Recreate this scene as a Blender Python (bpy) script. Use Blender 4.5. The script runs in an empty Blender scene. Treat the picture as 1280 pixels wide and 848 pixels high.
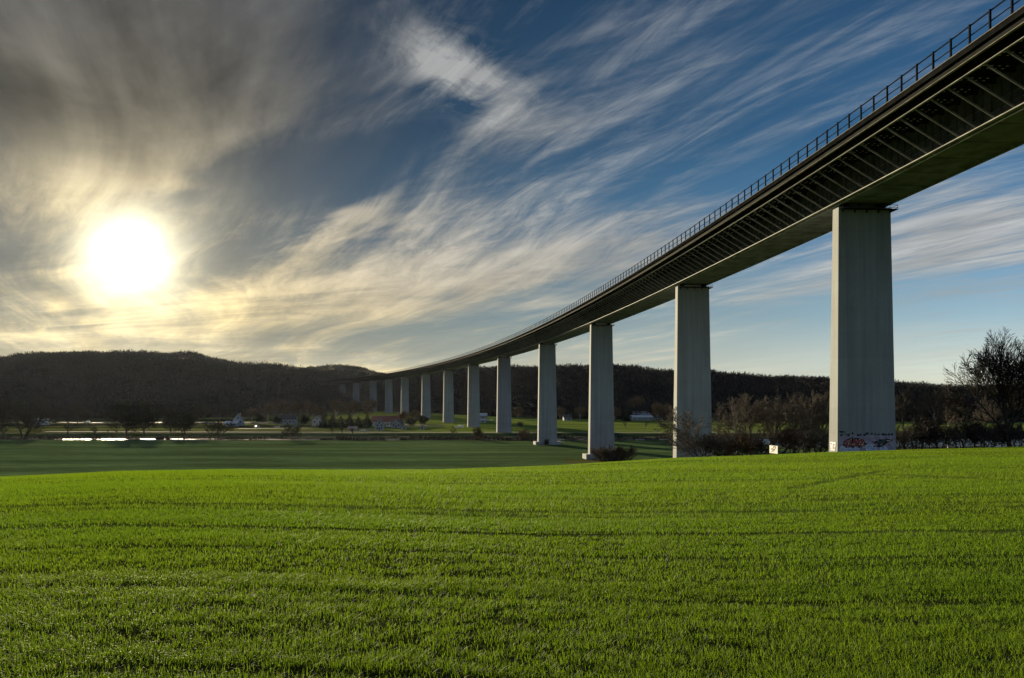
import bpy, bmesh, math, random
import numpy as np
from mathutils import Vector, Matrix

random.seed(7)
RNG = np.random.default_rng(7)
SC = bpy.context.scene
COL = SC.collection
R = math.radians
EYE = 1.7                      # eye height over the field at the camera's foot
F = 1000.0                     # focal length in photo pixels (1280 wide)
HORIZON = 505.0                # photo row of the eye level
EXPOSURE = 1.15
WORLD_STRENGTH = 0.08
SUN_AZ, SUN_EL = R(-25.6), R(9.6)     # clockwise from +Y

# ------------------------------------------------------------------ helpers
def link(o, parent=None):
    COL.objects.link(o)
    if parent is not None:
        o.parent = parent
    return o

def tag(o, label=None, cat=None, group=None, kind=None):
    if label: o['label'] = label
    if cat: o['category'] = cat
    if group: o['group'] = group
    if kind: o['kind'] = kind
    return o

def empty(name, loc, rz=0.0, label=None, cat=None, group=None):
    o = bpy.data.objects.new(name, None)
    o.empty_display_size = 0.5
    o.location = loc
    o.rotation_euler = (0, 0, rz)
    link(o)
    return tag(o, label, cat, group)

class MB:
    """collects boxes, bars, prisms and tubes into one mesh"""
    def __init__(s):
        s.v, s.f, s.m = [], [], []
    def add(s, verts, faces, mat=0):
        b = len(s.v)
        s.v += [tuple(v) for v in verts]
        s.f += [tuple(b + i for i in f) for f in faces]
        s.m += [mat] * len(faces)
    def box(s, x0, x1, y0, y1, z0, z1, mat=0):
        v = [(x0, y0, z0), (x1, y0, z0), (x1, y1, z0), (x0, y1, z0), (x0, y0, z1), (x1, y0, z1), (x1, y1, z1), (x0, y1, z1)]
        s.add(v, [(3, 2, 1, 0), (4, 5, 6, 7), (0, 1, 5, 4), (1, 2, 6, 5), (2, 3, 7, 6), (3, 0, 4, 7)], mat)
    def bar(s, a, b, w, h=None, mat=0, up=(0, 0, 1)):
        h = h or w
        a, b = Vector(a), Vector(b)
        d = (b - a).normalized()
        u = Vector(up)
        sd = d.cross(u)
        if sd.length < 1e-3:
            sd = d.cross(Vector((1, 0, 0)))
        sd.normalize()
        u = sd.cross(d)
        v = []
        for p in (a, b):
            for i, j in ((-1, -1), (1, -1), (1, 1), (-1, 1)):
                v.append(p + sd * (i * w / 2) + u * (j * h / 2))
        s.add(v, [(0, 1, 2, 3), (7, 6, 5, 4), (0, 4, 5, 1), (1, 5, 6, 2), (2, 6, 7, 3), (3, 7, 4, 0)], mat)
    def tube(s, a, b, r0, r1, n=8, mat=0):
        a, b = Vector(a), Vector(b)
        d = (b - a).normalized()
        x = d.orthogonal().normalized()
        y = d.cross(x)
        v = []
        for p, r in ((a, r0), (b, r1)):
            for k in range(n):
                t = 2 * math.pi * k / n
                v.append(p + x * (r * math.cos(t)) + y * (r * math.sin(t)))
        f = [(k, (k + 1) % n, n + (k + 1) % n, n + k) for k in range(n)]
        f += [tuple(reversed(range(n))), tuple(range(n, 2 * n))]
        s.add(v, f, mat)
    def prism(s, poly, axis, t0, t1, mat=0):
        """poly of 2-D points pushed along axis 'x' or 'y' (poly gives the other axis and z)"""
        n = len(poly)
        v = []
        for t in (t0, t1):
            for (p, z) in poly:
                v.append((t, p, z) if axis == 'x' else (p, t, z))
        f = [(k, (k + 1) % n, n + (k + 1) % n, n + k) for k in range(n)]
        f += [tuple(reversed(range(n))), tuple(range(n, 2 * n))]
        s.add(v, f, mat)
    def mesh(s, name, mats, smooth=False, bevel=None):
        me = bpy.data.meshes.new(name)
        me.from_pydata(s.v, [], s.f)
        for m in (mats if isinstance(mats, (list, tuple)) else [mats]):
            me.materials.append(m)
        me.polygons.foreach_set('material_index', s.m)
        bm = bmesh.new(); bm.from_mesh(me)
        bmesh.ops.recalc_face_normals(bm, faces=bm.faces)
        if bevel:
            bmesh.ops.bevel(bm, geom=[e for e in bm.edges], offset=bevel, segments=1, affect='EDGES')
        bm.to_mesh(me); bm.free()
        if smooth:
            me.polygons.foreach_set('use_smooth', [True] * len(me.polygons))
        me.update()
        return me
    def build(s, name, mats, parent=None, **k):
        return link(bpy.data.objects.new(name, s.mesh(name, mats, **k)), parent)

def np_mesh(name, verts, faces, mat, colors=None, smooth=False):
    """big mesh from numpy arrays; faces (n,k); colors per vertex"""
    me = bpy.data.meshes.new(name)
    nv, (nf, k) = len(verts), faces.shape
    me.vertices.add(nv)
    me.vertices.foreach_set('co', np.ascontiguousarray(verts, dtype=np.float32).ravel())
    me.loops.add(nf * k)
    me.loops.foreach_set('vertex_index', np.ascontiguousarray(faces, dtype=np.int32).ravel())
    me.polygons.add(nf)
    me.polygons.foreach_set('loop_start', np.arange(0, nf * k, k, dtype=np.int32))
    try:
        me.polygons.foreach_set('loop_total', np.full(nf, k, dtype=np.int32))
    except Exception:
        pass
    if smooth:
        me.polygons.foreach_set('use_smooth', np.ones(nf, dtype=bool))
    me.update(calc_edges=True)
    if colors is not None:
        ca = me.color_attributes.new('zone', 'FLOAT_COLOR', 'POINT')
        c4 = np.ones((nv, 4), dtype=np.float32)
        c4[:, :3] = colors
        ca.data.foreach_set('color', c4.ravel())
    me.materials.append(mat)
    return me

# ------------------------------------------------------------------ node helper
class NT:
    def __init__(s, tree):
        s.t = tree; s.n = tree.nodes; s.l = tree.links
    def put(s, sock, val):
        if val is None: return
        if hasattr(val, 'is_output'):
            s.l.new(val, sock)
        else:
            if hasattr(sock.default_value, '__len__') and not hasattr(val, '__len__'):
                val = [val] * len(sock.default_value)
            if hasattr(val, '__len__') and len(val) == 3 and len(sock.default_value) == 4:
                val = (*val, 1)
            sock.default_value = val
    def math(s, op, a, b=None, c=None, clamp=False):
        n = s.n.new('ShaderNodeMath'); n.operation = op; n.use_clamp = clamp
        s.put(n.inputs[0], a); s.put(n.inputs[1], b); s.put(n.inputs[2], c)
        return n.outputs[0]
    def add(s, a, b): return s.math('ADD', a, b)
    def sub(s, a, b): return s.math('SUBTRACT', a, b)
    def mul(s, a, b): return s.math('MULTIPLY', a, b)
    def div(s, a, b): return s.math('DIVIDE', a, b)
    def ramp(s, x, lo, hi, a=0.0, b=1.0, smooth=True):
        n = s.n.new('ShaderNodeMapRange'); n.interpolation_type = 'SMOOTHSTEP' if smooth else 'LINEAR'
        s.put(n.inputs['Value'], x); s.put(n.inputs['From Min'], lo); s.put(n.inputs['From Max'], hi)
        s.put(n.inputs['To Min'], a); s.put(n.inputs['To Max'], b)
        return n.outputs[0]
    def mix(s, f, a, b, blend='MIX'):
        n = s.n.new('ShaderNodeMix'); n.data_type = 'RGBA'; n.blend_type = blend
        s.put(n.inputs[0], f); s.put(n.inputs[6], a); s.put(n.inputs[7], b)
        return n.outputs[2]
    def comb(s, x, y, z=0.0):
        n = s.n.new('ShaderNodeCombineXYZ')
        s.put(n.inputs[0], x); s.put(n.inputs[1], y); s.put(n.inputs[2], z)
        return n.outputs[0]
    def noise(s, vec, scale, detail=4.0, rough=0.5, dist=0.0, out=0):
        n = s.n.new('ShaderNodeTexNoise')
        s.put(n.inputs['Vector'], vec); s.put(n.inputs['Scale'], scale); s.put(n.inputs['Detail'], detail)
        s.put(n.inputs['Roughness'], rough); s.put(n.inputs['Distortion'], dist)
        return n.outputs[out]
    def bump(s, h, strength, dist):
        n = s.n.new('ShaderNodeBump')
        s.put(n.inputs['Height'], h); s.put(n.inputs['Strength'], strength); s.put(n.inputs['Distance'], dist)
        return n.outputs[0]
    def mapping(s, vec, scale=(1, 1, 1), loc=(0, 0, 0), rot=(0, 0, 0)):
        n = s.n.new('ShaderNodeMapping')
        s.put(n.inputs['Vector'], vec); n.inputs['Scale'].default_value = scale
        n.inputs['Location'].default_value = loc; n.inputs['Rotation'].default_value = rot
        return n.outputs[0]

def new_mat(name):
    m = bpy.data.materials.new(name); m.use_nodes = True
    nt = NT(m.node_tree)
    bsdf = m.node_tree.nodes['Principled BSDF']
    return m, nt, bsdf

def coords(nt, which='Object'):
    return nt.n.new('ShaderNodeTexCoord').outputs[which]

def simple(name, col, rough=0.7, var=0.25, scale=1.5, metal=0.0, spec=0.5):
    m, nt, b = new_mat(name)
    c = coords(nt)
    n = nt.noise(c, scale, 6, 0.6)
    k = nt.ramp(n, 0.3, 0.7, 1 - var, 1 + var)
    colr = nt.mix(1.0, (*col, 1), nt.comb(k, k, k), 'MULTIPLY')
    nt.put(b.inputs['Base Color'], colr)
    nt.put(b.inputs['Roughness'], rough); b.inputs['Metallic'].default_value = metal
    b.inputs['Specular IOR Level'].default_value = spec
    return m

# ------------------------------------------------------------------ the terrain
def S2T(xs): return (xs - 640.0) / F
_cx = np.array([-600, -300, 0, 150, 300, 550, 700, 840, 940, 1037, 1150, 1280, 1600, 2000]); _ct = S2T(_cx)
_cc = np.array([.105, .098, .0925, .0855, .0835, .0832, .0775, .0683, .0650, .0607, .0570, .0540, .050, .048])
_cd = np.array([45, 46, 48, 50, 52, 60, 75, 100, 115, 131, 135, 140, 140, 140.])
_vy = np.array([-9e4, 200, 250, 430, 458, 552, 660, 744, 853, 941, 1050, 1300, 2600, 9e4])
_vz = np.array([-22.4, -22.4, -22.3, -21.9, -21.8, -20.0, -19.1, -18.0, -16., -13.5, -12., -8., -5., -5.])
_hx = np.array([-900, -200, 0, 8, 20, 40, 100, 180, 240, 262, 300, 320, 340, 375, 400, 430, 480, 520, 560, 600, 650, 700, 770, 830, 890, 950, 1000, 1035, 1130, 1200, 1280, 1500, 2000])
_hy = np.array([470, 458, 450, 449, 446, 443.5, 442, 443, 443, 449, 456, 458, 456.5, 462, 467, 472, 471, 468, 463, 460, 460, 459, 459, 463, 467, 471, 474, 475, 480, 483, 486, 490, 496])
_dx = np.array([-900, 0, 300, 400, 480, 600, 700, 830, 1000, 1280, 2000])
_dd = np.array([1500, 1500, 1500, 1560, 1500, 1350, 1260, 1200, 1150, 1100, 1100.])
_db = np.array([820, 840, 900, 1120, 1140, 940, 860, 835, 800, 770, 760.])
_mx = np.array([-900, 300, 370, 385, 410, 440, 455, 470, 500, 560, 2000]); _my = np.array([500, 486, 466, 459, 457, 457, 460, 466, 473, 482, 500])
TREE_H = 11.5

def vnoise(x, y, seed=0):
    """cheap smooth value noise for the terrain"""
    xi, yi = np.floor(x), np.floor(y)
    fx, fy = x - xi, y - yi
    fx, fy = fx * fx * (3 - 2 * fx), fy * fy * (3 - 2 * fy)
    def h(a, b):
        t = np.sin(a * 127.1 + b * 311.7 + seed * 74.7) * 43758.5453
        return t - np.floor(t)
    return (h(xi, yi) * (1 - fx) + h(xi + 1, yi) * fx) * (1 - fy) + (h(xi, yi + 1) * (1 - fx) + h(xi + 1, yi + 1) * fx) * fy

def near_coef(t):
    c = np.interp(t, _ct, _cc); dc = np.interp(t, _ct, _cd)
    return c, dc

def river_near(x):
    s = np.clip((x - 105) / 45, 0, 1); s = s * s * (3 - 2 * s)
    return 481 + 5 * (vnoise(x / 37, x * 0 + 3, 5) - .5) * 2 + 2.5 * (vnoise(x / 9, x * 0 + 1, 6) - .5) - 78 * s
def river_far(x):
    return 519 + 3 * (vnoise(x / 31, x * 0 + 8, 7) - .5) * 2

def ease(s):
    s = np.clip(s, 0, 1)
    return np.sin(s * np.pi / 2) ** 1.25

def terrain(x, y):
    """height relative to the eye"""
    x = np.asarray(x, dtype=float); y = np.asarray(y, dtype=float)
    t = np.clip(x / np.maximum(y, 2.0), -1.3, 1.3)
    c, dc = near_coef(t)
    b = -EYE / dc ** 2
    a = -c + 2 * EYE / dc
    yy = np.maximum(y, 0)
    zn = -EYE + a * yy + b * yy ** 2
    zn = zn + 0.10 * (vnoise(x / 9, y / 6, 11) - .5) * np.clip(yy / 20, 0, 1)
    zn = zn + 0.03 * (vnoise(x / 1.6, y / .7, 12) - .5)
    zv = np.interp(y, _vy, _vz) + 0.25 * (vnoise(x / 40, y / 25, 13) - .5)
    # river bed and the dike on the far bank
    yn, yf = river_near(x), river_far(x)
    inn = np.clip((y - yn + 3) / 5, 0, 1) * np.clip((yf + 3 - y) / 5, 0, 1)
    zv = zv * (1 - inn) + (-23.6) * inn
    dk = np.clip((y - (yf + 4)) / 19, 0, 1)
    far = (y > yf + 1)
    zdk = -22.0 + dk * 2.25
    zv = np.where(far & (y < yf + 60), np.maximum(np.where(y < yf + 23, zdk, -19.75), np.where(y < yf + 24, -99, zv)), zv)
    # hills
    xs = np.clip(x / np.maximum(y, 1.0), -1.5, 1.5) * F + 640
    front = y > 300
    D = np.interp(xs, _dx, _dd); B = np.interp(xs, _dx, _db)
    zc = (HORIZON - np.interp(xs, _hx, _hy)) / F * D - TREE_H
    zb = np.interp(B, _vy, _vz)
    h = zb + (zc - zb) * ease((y - B) / (D - B))
    h = h + 5 * (vnoise(x / 70, y / 90, 15) - .5) * np.clip((y - B) / 100, 0, 1) * np.clip((D - y) / 150, 0, 1)
    h = np.where(y > D, zc - (y - D) * .10, h)
    D2, B2 = 2050., 1560.
    zc2 = (HORIZON - np.interp(xs, _mx, _my)) / F * D2 - TREE_H
    h2 = -8 + (zc2 + 8) * ease((y - B2) / (D2 - B2))
    h2 = np.where(y > D2, zc2 - (y - D2) * .1, h2)
    zfar = np.where(front & (y > B), np.maximum(zv, h), zv)
    zfar = np.where(front & (y > B2), np.maximum(zfar, h2), zfar)
    # soft maximum of near rise and valley
    k = 1.2
    m = np.maximum(zn, zfar)
    z = m + k * np.log(np.exp((zn - m) / k) + np.exp((zfar - m) / k)) * np.where((y > 20) & (y < 400), 1, 0)
    z = np.where(y > 420, zfar, np.where(y <= 20, zn, z))
    return z

def gz(x, y):
    return float(terrain(np.array([x]), np.array([y]))[0]) + EYE

def at(xs, Y, dz=0.0):
    X = S2T(xs) * Y
    return (X, Y, gz(X, Y) + dz)

# ------------------------------------------------------------------ materials
def grass_mat():
    m, nt, b = new_mat('wheat_blade')
    a = nt.n.new('ShaderNodeVertexColor'); a.layer_name = 'zone'
    out = nt.n['Material Output']
    b.inputs['Roughness'].default_value = 0.6
    b.inputs['Specular IOR Level'].default_value = 0.06
    nt.put(b.inputs['Base Color'], a.outputs['Color'])
    tr = nt.n.new('ShaderNodeBsdfTranslucent')
    nt.put(tr.inputs['Color'], nt.mix(1.0, a.outputs['Color'], (1.45, 1.35, .55, 1), 'MULTIPLY'))
    mx = nt.n.new('ShaderNodeMixShader'); mx.inputs[0].default_value = 0.5
    nt.l.new(b.outputs[0], mx.inputs[1]); nt.l.new(tr.outputs[0], mx.inputs[2])
    nt.l.new(mx.outputs[0], out.inputs[0])
    return m

def ground_mat():
    m, nt, b = new_mat('ground')
    a = nt.n.new('ShaderNodeVertexColor'); a.layer_name = 'zone'
    c = coords(nt)
    big = nt.noise(nt.mapping(c, (0.012, 0.05, 0.05)), 1.0, 5, 0.6)
    mid = nt.noise(nt.mapping(c, (0.16, 0.9, 0.5)), 1.0, 5, 0.6)
    fine = nt.noise(nt.mapping(c, (6, 9, 8)), 1.0, 4, 0.65)
    k = nt.mul(nt.ramp(big, .3, .7, .70, 1.32), nt.mul(nt.ramp(mid, .3, .7, .75, 1.25), nt.ramp(fine, .25, .75, .6, 1.4)))
    nt.put(b.inputs['Base Color'], nt.mix(1.0, a.outputs['Color'], nt.comb(k, k, k), 'MULTIPLY'))
    b.inputs['Roughness'].default_value = 0.95
    b.inputs['Specular IOR Level'].default_value = 0.0
    hb = nt.add(nt.mul(mid, .5), nt.mul(fine, .25))
    nt.put(b.inputs['Normal'], nt.bump(hb, 0.8, 0.25))
    return m

def concrete_mat():
    m, nt, b = new_mat('pier_concrete')
    c = coords(nt)
    sep = nt.n.new('ShaderNodeSeparateXYZ'); nt.l.new(c, sep.inputs[0])
    z = sep.outputs[2]
    # formwork lifts about every 4 m, each cast a little different
    lift = nt.math('FLOOR', nt.div(z, 4.1))
    wn = nt.n.new('ShaderNodeTexWhiteNoise'); wn.noise_dimensions = '1D'; nt.put(wn.inputs['W'], lift)
    k1 = nt.ramp(wn.outputs['Value'], 0, 1, .965, 1.03, False)
    fr = nt.math('FRACT', nt.div(z, 4.1))
    joint = nt.ramp(nt.math('ABSOLUTE', nt.sub(fr, .5)), .490, .498, 1.0, .87)
    streak = nt.noise(nt.mapping(c, (1.1, 1.1, .035)), 1.0, 6, .62)
    k2 = nt.ramp(streak, .32, .68, .85, 1.08)
    blot = nt.noise(nt.mapping(c, (.16, .16, .11)), 1.0, 6, .6)
    k3 = nt.ramp(blot, .3, .7, .84, 1.10)
    grain = nt.noise(c, 5.0, 5, .7)
    k4 = nt.ramp(grain, .2, .8, .9, 1.1)
    k = nt.mul(nt.mul(k1, joint), nt.mul(nt.mul(k2, k3), k4))
    col = nt.mix(nt.ramp(blot, .4, .65), (.32, .345, .345, 1), (.28, .315, .325, 1))
    nt.put(b.inputs['Base Color'], nt.mix(1.0, col, nt.comb(k, k, k), 'MULTIPLY'))
    b.inputs['Roughness'].default_value = 0.85
    b.inputs['Specular IOR Level'].default_value = 0.25
    nt.put(b.inputs['Normal'], nt.bump(grain, .25, .05))
    return m

def steel_mat(name, col, rough=.5):
    m, nt, b = new_mat(name)
    c = coords(nt)
    dirt = nt.noise(nt.mapping(c, (.35, .35, .5)), 1.0, 7, .65)
    k = nt.ramp(dirt, .3, .7, .6, 1.25)
    rust = nt.ramp(nt.noise(c, .9, 7, .7), .62, .75)
    cc = nt.mix(nt.mul(rust, .45), (*col, 1), (.09, .06, .04, 1))
    nt.put(b.inputs['Base Color'], nt.mix(1.0, cc, nt.comb(k, k, k), 'MULTIPLY'))
    b.inputs['Roughness'].default_value = rough
    b.inputs['Specular IOR Level'].default_value = .02
    return m

def bark_mat(name, c1, c2, rough=.9):
    m, nt, b = new_mat(name)
    c = coords(nt)
    n = nt.noise(nt.mapping(c, (3, 3, .9)), 1.0, 5, .65)
    nt.put(b.inputs['Base Color'], nt.mix(nt.ramp(n, .35, .65), (*c1, 1), (*c2, 1)))
    b.inputs['Roughness'].default_value = rough
    b.inputs['Specular IOR Level'].default_value = .12
    return m

def attr_mat(name, rough=.95):
    m, nt, b = new_mat(name)
    a = nt.n.new('ShaderNodeVertexColor'); a.layer_name = 'zone'
    nt.put(b.inputs['Base Color'], a.outputs['Color'])
    b.inputs['Roughness'].default_value = rough
    b.inputs['Specular IOR Level'].default_value = .15
    return m

def water_mat():
    m, nt, b = new_mat('river_water')
    c = coords(nt)
    b.inputs['Base Color'].default_value = (.025, .03, .025, 1)
    nt.put(b.inputs['Roughness'], nt.ramp(nt.noise(nt.mapping(c, (.035, .12, 1)), 1.0, 4, .6), .4, .6, .07, .34))
    b.inputs['IOR'].default_value = 1.33
    b.inputs['Specular IOR Level'].default_value = .12
    w1 = nt.noise(nt.mapping(c, (.5, .22, 1)), 1.0, 5, .6)
    w2 = nt.noise(nt.mapping(c, (2.6, 1.2, 1)), 1.0, 3, .55)
    nt.put(b.inputs['Normal'], nt.bump(nt.add(w1, nt.mul(w2, .35)), 1.0, .4))
    return m

M = {
    'ground': ground_mat(), 'blade': grass_mat(), 'concrete': concrete_mat(), 'water': water_mat(),
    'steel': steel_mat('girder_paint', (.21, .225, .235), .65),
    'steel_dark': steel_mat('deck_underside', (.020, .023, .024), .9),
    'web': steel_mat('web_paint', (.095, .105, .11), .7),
    'strut': steel_mat('strut_paint', (.24, .25, .265), .7),
    'steel_light': steel_mat('flange_edge', (.36, .37, .34), .6),
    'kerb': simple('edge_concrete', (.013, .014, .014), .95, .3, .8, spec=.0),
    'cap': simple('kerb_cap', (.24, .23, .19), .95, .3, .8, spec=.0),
    'rail': simple('railing_steel', (.010, .012, .016), .9, .3, spec=.02),
    'asphalt': simple('asphalt', (.05, .05, .05), .85, .25, .6),
    'lane': simple('road_surface', (.13, .125, .11), .6, .25, .1, spec=.2),
    'track': simple('gravel_track', (.22, .19, .13), .9, .3, .2),
    'faint': simple('worn_grass', (.060, .078, .034), .95, .3, .2, spec=.0),
    'zinc': simple('pale_metal', (.55, .56, .55), .4, .3, 3),
    'bark': bark_mat('bark', (.030, .025, .020), (.075, .062, .048)),
    'twig': bark_mat('twig', (.040, .030, .023), (.085, .062, .045)),
    'grey_twig': bark_mat('grey_twig', (.078, .068, .057), (.145, .128, .106)),
    'brown_twig': bark_mat('brown_twig', (.075, .050, .032), (.14, .098, .062)),
    'dark_twig': bark_mat('dark_twig', (.016, .016, .011), (.035, .032, .022)),
    'pale_bark': bark_mat('pale_bark', (.12, .10, .08), (.50, .46, .40)),
    'needle': bark_mat('needle_foliage', (.010, .018, .010), (.025, .040, .020)),
    'white_wall': simple('white_render', (.27, .30, .33), .8, .12, .6),
    'cream_wall': simple('cream_render', (.50, .46, .38), .8, .15, .6),
    'grey_wall': simple('grey_render', (.24, .25, .26), .8, .2, .6),
    'blue_wall': simple('pale_blue_sheet', (.36, .43, .50), .6, .15, .6),
    'pink_wall': simple('faded_pink_render', (.38, .26, .22), .8, .2, .6),
    'red_roof': simple('red_clay_tiles', (.20, .075, .05), .8, .3, 1.2),
    'dark_roof': simple('dark_tiles', (.045, .042, .042), .7, .3, 1.2),
    'pale_roof': simple('pale_sheet_roof', (.42, .44, .46), .6, .15, .4),
    'glass': simple('window_glass', (.02, .025, .03), .12, .2, 1),
    'rubber': simple('tyre_rubber', (.02, .02, .02), .8, .2),
    'car_white': simple('white_car_paint', (.78, .78, .78), .25, .04),
    'car_grey': simple('grey_car_paint', (.22, .23, .25), .25, .05),
    'car_red': simple('red_car_paint', (.25, .03, .025), .25, .05),
    'sign_white': simple('white_board', (.78, .77, .70), .6, .12, 2),
    'ink': simple('black_paint', (.015, .015, .015), .6, .1),
    'g_white': simple('white_spray_paint', (.70, .72, .80), .7, .2, 1.2),
    'g_lilac': simple('lilac_spray_paint', (.36, .33, .42), .7, .3, .8),
    'g_red': simple('red_spray_paint', (.32, .045, .035), .6, .25, 2),
    'g_black': simple('black_spray_paint', (.016, .017, .022), .6, .2, 2),
    'g_cream': simple('cream_spray_paint', (.62, .50, .36), .6, .2, 2),
    'g_blue': simple('pale_blue_spray_paint', (.42, .54, .74), .6, .2, 2),
    'g_green': simple('dark_green_spray_paint', (.03, .09, .085), .6, .2, 2),
    'wood': simple('weathered_post', (.045, .038, .030), .9, .3, 2),
}
M['forest'] = attr_mat('forest_twigs')

# ------------------------------------------------------------------ ground sheet
def build_ground():
    az = np.concatenate([np.arange(-180, -50, 6.0), np.arange(-50, 50.01, .16), np.arange(56, 180.1, 6.0)])
    az = np.unique(az); az = az[az < 179.9]
    rad = [0.6]
    while rad[-1] < 130: rad.append(rad[-1] * 1.022 + .02)
    rad = np.array(rad)
    rad = np.concatenate([rad, np.arange(134, 440, 5.0), np.arange(440, 620, 1.6), np.arange(622, 960, 6), np.arange(970, 2300, 13), np.array([2400, 2700, 3200, 4000, 5000, 6000.])])
    A, Rr = np.meshgrid(np.radians(az), rad, indexing='ij')
    X, Y = Rr * np.sin(A), Rr * np.cos(A)
    Z = terrain(X, Y) + EYE
    na, nr = A.shape
    v = np.stack([X, Y, Z], -1).reshape(-1, 3)
    v = np.vstack([v, [[0, 0, gz(0, 0)]]])
    i = np.arange(na)[:, None]; j = np.arange(nr - 1)[None, :]
    i2 = (i + 1) % na
    f = np.stack([(i * nr + j) + 0 * i, i2 * nr + j, i2 * nr + j + 1, i * nr + j + 1], -1).reshape(-1, 4)
    f = f[:, ::-1]
    # colour zones (what grows there; the dike slope also carries its shade)
    x, y = v[:, 0], v[:, 1]
    d = np.hypot(x, y)
    t = np.clip(x / np.maximum(y, 2), -1.3, 1.3)
    c, dc = near_coef(t)
    col = np.zeros((len(v), 3))
    def lerp(a, b, k): return np.asarray(a) * (1 - k[:, None]) + np.asarray(b) * k[:, None]
    soil, green = (.026, .032, .012), (.062, .098, .014)
    k = np.clip((d - 5) / 22, 0, 1) * .85
    col[:] = lerp(soil, green, k)
    lower = y > np.maximum(dc * 1.45, 90) + 0
    n = .6 * vnoise(x / 60, y / 7, 21) + .4 * vnoise(x / 140, y / 19, 27)
    dark_green = lerp((.046, .080, .034), (.080, .120, .046), n)
    col[lower] = dark_green[lower]
    edge = lower & (y < 320) & (x > 20) & (x < 80)
    col[edge & (vnoise(x / 12, y / 9, 4) > .5)] = (.08, .085, .03)
    yn, yf = river_near(x), river_far(x)
    bank = (y > yn - 9 + 6 * (vnoise(x / 13, y / 5, 22) - .5)) & (y < yn + 4)
    col[bank] = lerp((.045, .04, .025), (.12, .10, .06), vnoise(x / 11, y / 3, 23))[bank]
    fb = (y >= yn + 4) & (y < yf + 6); col[fb] = (.05, .045, .03)
    path = (y >= yf + 4) & (y < yf + 7.5); col[path] = (.17, .15, .09)
    slope = (y >= yf + 7.5) & (y < yf + 24)
    col[slope] = lerp((.026, .045, .022), (.04, .06, .028), n)[slope]  # backlit shade of the dike slope put into a darker green
    top = (y >= yf + 22) & (y < yf + 27); col[top] = (.20, .19, .11)
    plain = (y >= yf + 27)
    lf = np.clip((x / np.maximum(y, 1) * F + 640 - 380) / 200, 0, 1)      # the east side is pasture, the west rough grass
    strip = vnoise(x / 200, y / 16, 25)
    past = lerp((.13, .17, .035), (.10, .14, .032), strip)
    rough_g = lerp((.10, .115, .032), (.03, .034, .018), np.clip((strip - .35) * 4, 0, 1))
    pc = rough_g * (1 - lf[:, None]) + past * lf[:, None]
    col[plain] = pc[plain]
    xs = np.clip(x / np.maximum(y, 1), -1.5, 1.5) * F + 640
    B = np.interp(xs, _dx, _db)
    hill = (y > B - 12) & (y > 300)
    col[hill] = lerp((.030, .025, .020), (.040, .034, .025), vnoise(x / 50, y / 50, 26))[hill]
    me = np_mesh('ground', v, f, M['ground'], col, True)
    # centre fan
    bm = bmesh.new(); bm.from_mesh(me); bm.verts.ensure_lookup_table()
    cv = bm.verts[len(v) - 1]
    for a in range(na):
        bm.faces.new((cv, bm.verts[a * nr], bm.verts[((a + 1) % na) * nr])) if False else bm.faces.new((bm.verts[((a + 1) % na) * nr], bm.verts[a * nr], cv))
    bm.normal_update(); bm.to_mesh(me); bm.free()
    o = link(bpy.data.objects.new('ground', me)); o['kind'] = 'structure'
    return o
build_ground()

def build_river():
    xs = np.concatenate([np.arange(-1400, -420, 40), np.arange(-420, 420, 6), np.arange(420, 1401, 40)]).astype(float)
    mb = MB()
    n, fr = river_near(xs) - 2.5, river_far(xs) + 2.5
    zl = -22.55 + EYE
    v, f = [], []
    for i, x in enumerate(xs):
        for k in range(5):
            v.append((x, n[i] + (fr[i] - n[i]) * k / 4, zl))
    for i in range(len(xs) - 1):
        for k in range(4):
            a = i * 5 + k
            f.append((a, a + 5, a + 6, a + 1))
    mb.add(v, f)
    o = mb.build('river', M['water']); o['kind'] = 'structure'
build_river()

def strip(name, pts, w, mat, lift=.06):
    """a road laid over the terrain along points (x, y)"""
    mb = MB(); v, f = [], []
    P = []
    for a, b in zip(pts[:-1], pts[1:]):
        nseg = max(2, int(math.hypot(b[0] - a[0], b[1] - a[1]) / 6))
        P += [(a[0] + (b[0] - a[0]) * k / nseg, a[1] + (b[1] - a[1]) * k / nseg) for k in range(nseg)]
    P.append(pts[-1])
    for i, (x, y) in enumerate(P):
        q, p = P[min(i + 1, len(P) - 1)], P[max(i - 1, 0)]
        dx, dy = q[0] - p[0], q[1] - p[1]; L = math.hypot(dx, dy)
        nx, ny = -dy / L, dx / L
        z = max(gz(x, y), gz(x + nx * w / 2, y + ny * w / 2), gz(x - nx * w / 2, y - ny * w / 2)) + lift
        v += [(x + nx * w / 2, y + ny * w / 2, z), (x - nx * w / 2, y - ny * w / 2, z)]
        v += [(x + nx * (w / 2 + .8), y + ny * (w / 2 + .8), z - .6), (x - nx * (w / 2 + .8), y - ny * (w / 2 + .8), z - .6)]
    for i in range(len(P) - 1):
        a, b = i * 4, i * 4 + 4
        f += [(a, a + 1, b + 1, b), (a + 2, a, b, b + 2), (a + 1, a + 3, b + 3, b + 1)]
    mb.add(v, f)
    o = mb.build(name, mat); o['kind'] = 'structure'
    return o
strip('road', [(-560, 770), (-438, 757), (-300, 752), (-140, 735), (-60, 690)], 7, M['lane'], .12)
strip('road', [(-60, 690), (-150, 640), (-215, 622)], 4, M['lane'], .1)
strip('track', [(-150, 300), (-60, 309), (-5, 306)], .7, M['faint'], .02)
strip('track', [(-260, 352), (-120, 358), (30, 350)], .6, M['faint'], .02)
strip('track', [(60, 395), (110, 372), (170, 352)], .7, M['faint'], .02)
strip('path', [(-330, 566), (-120, 556), (0, 553), (160, 556), (330, 562)], 3, M['track'], .1)

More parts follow.
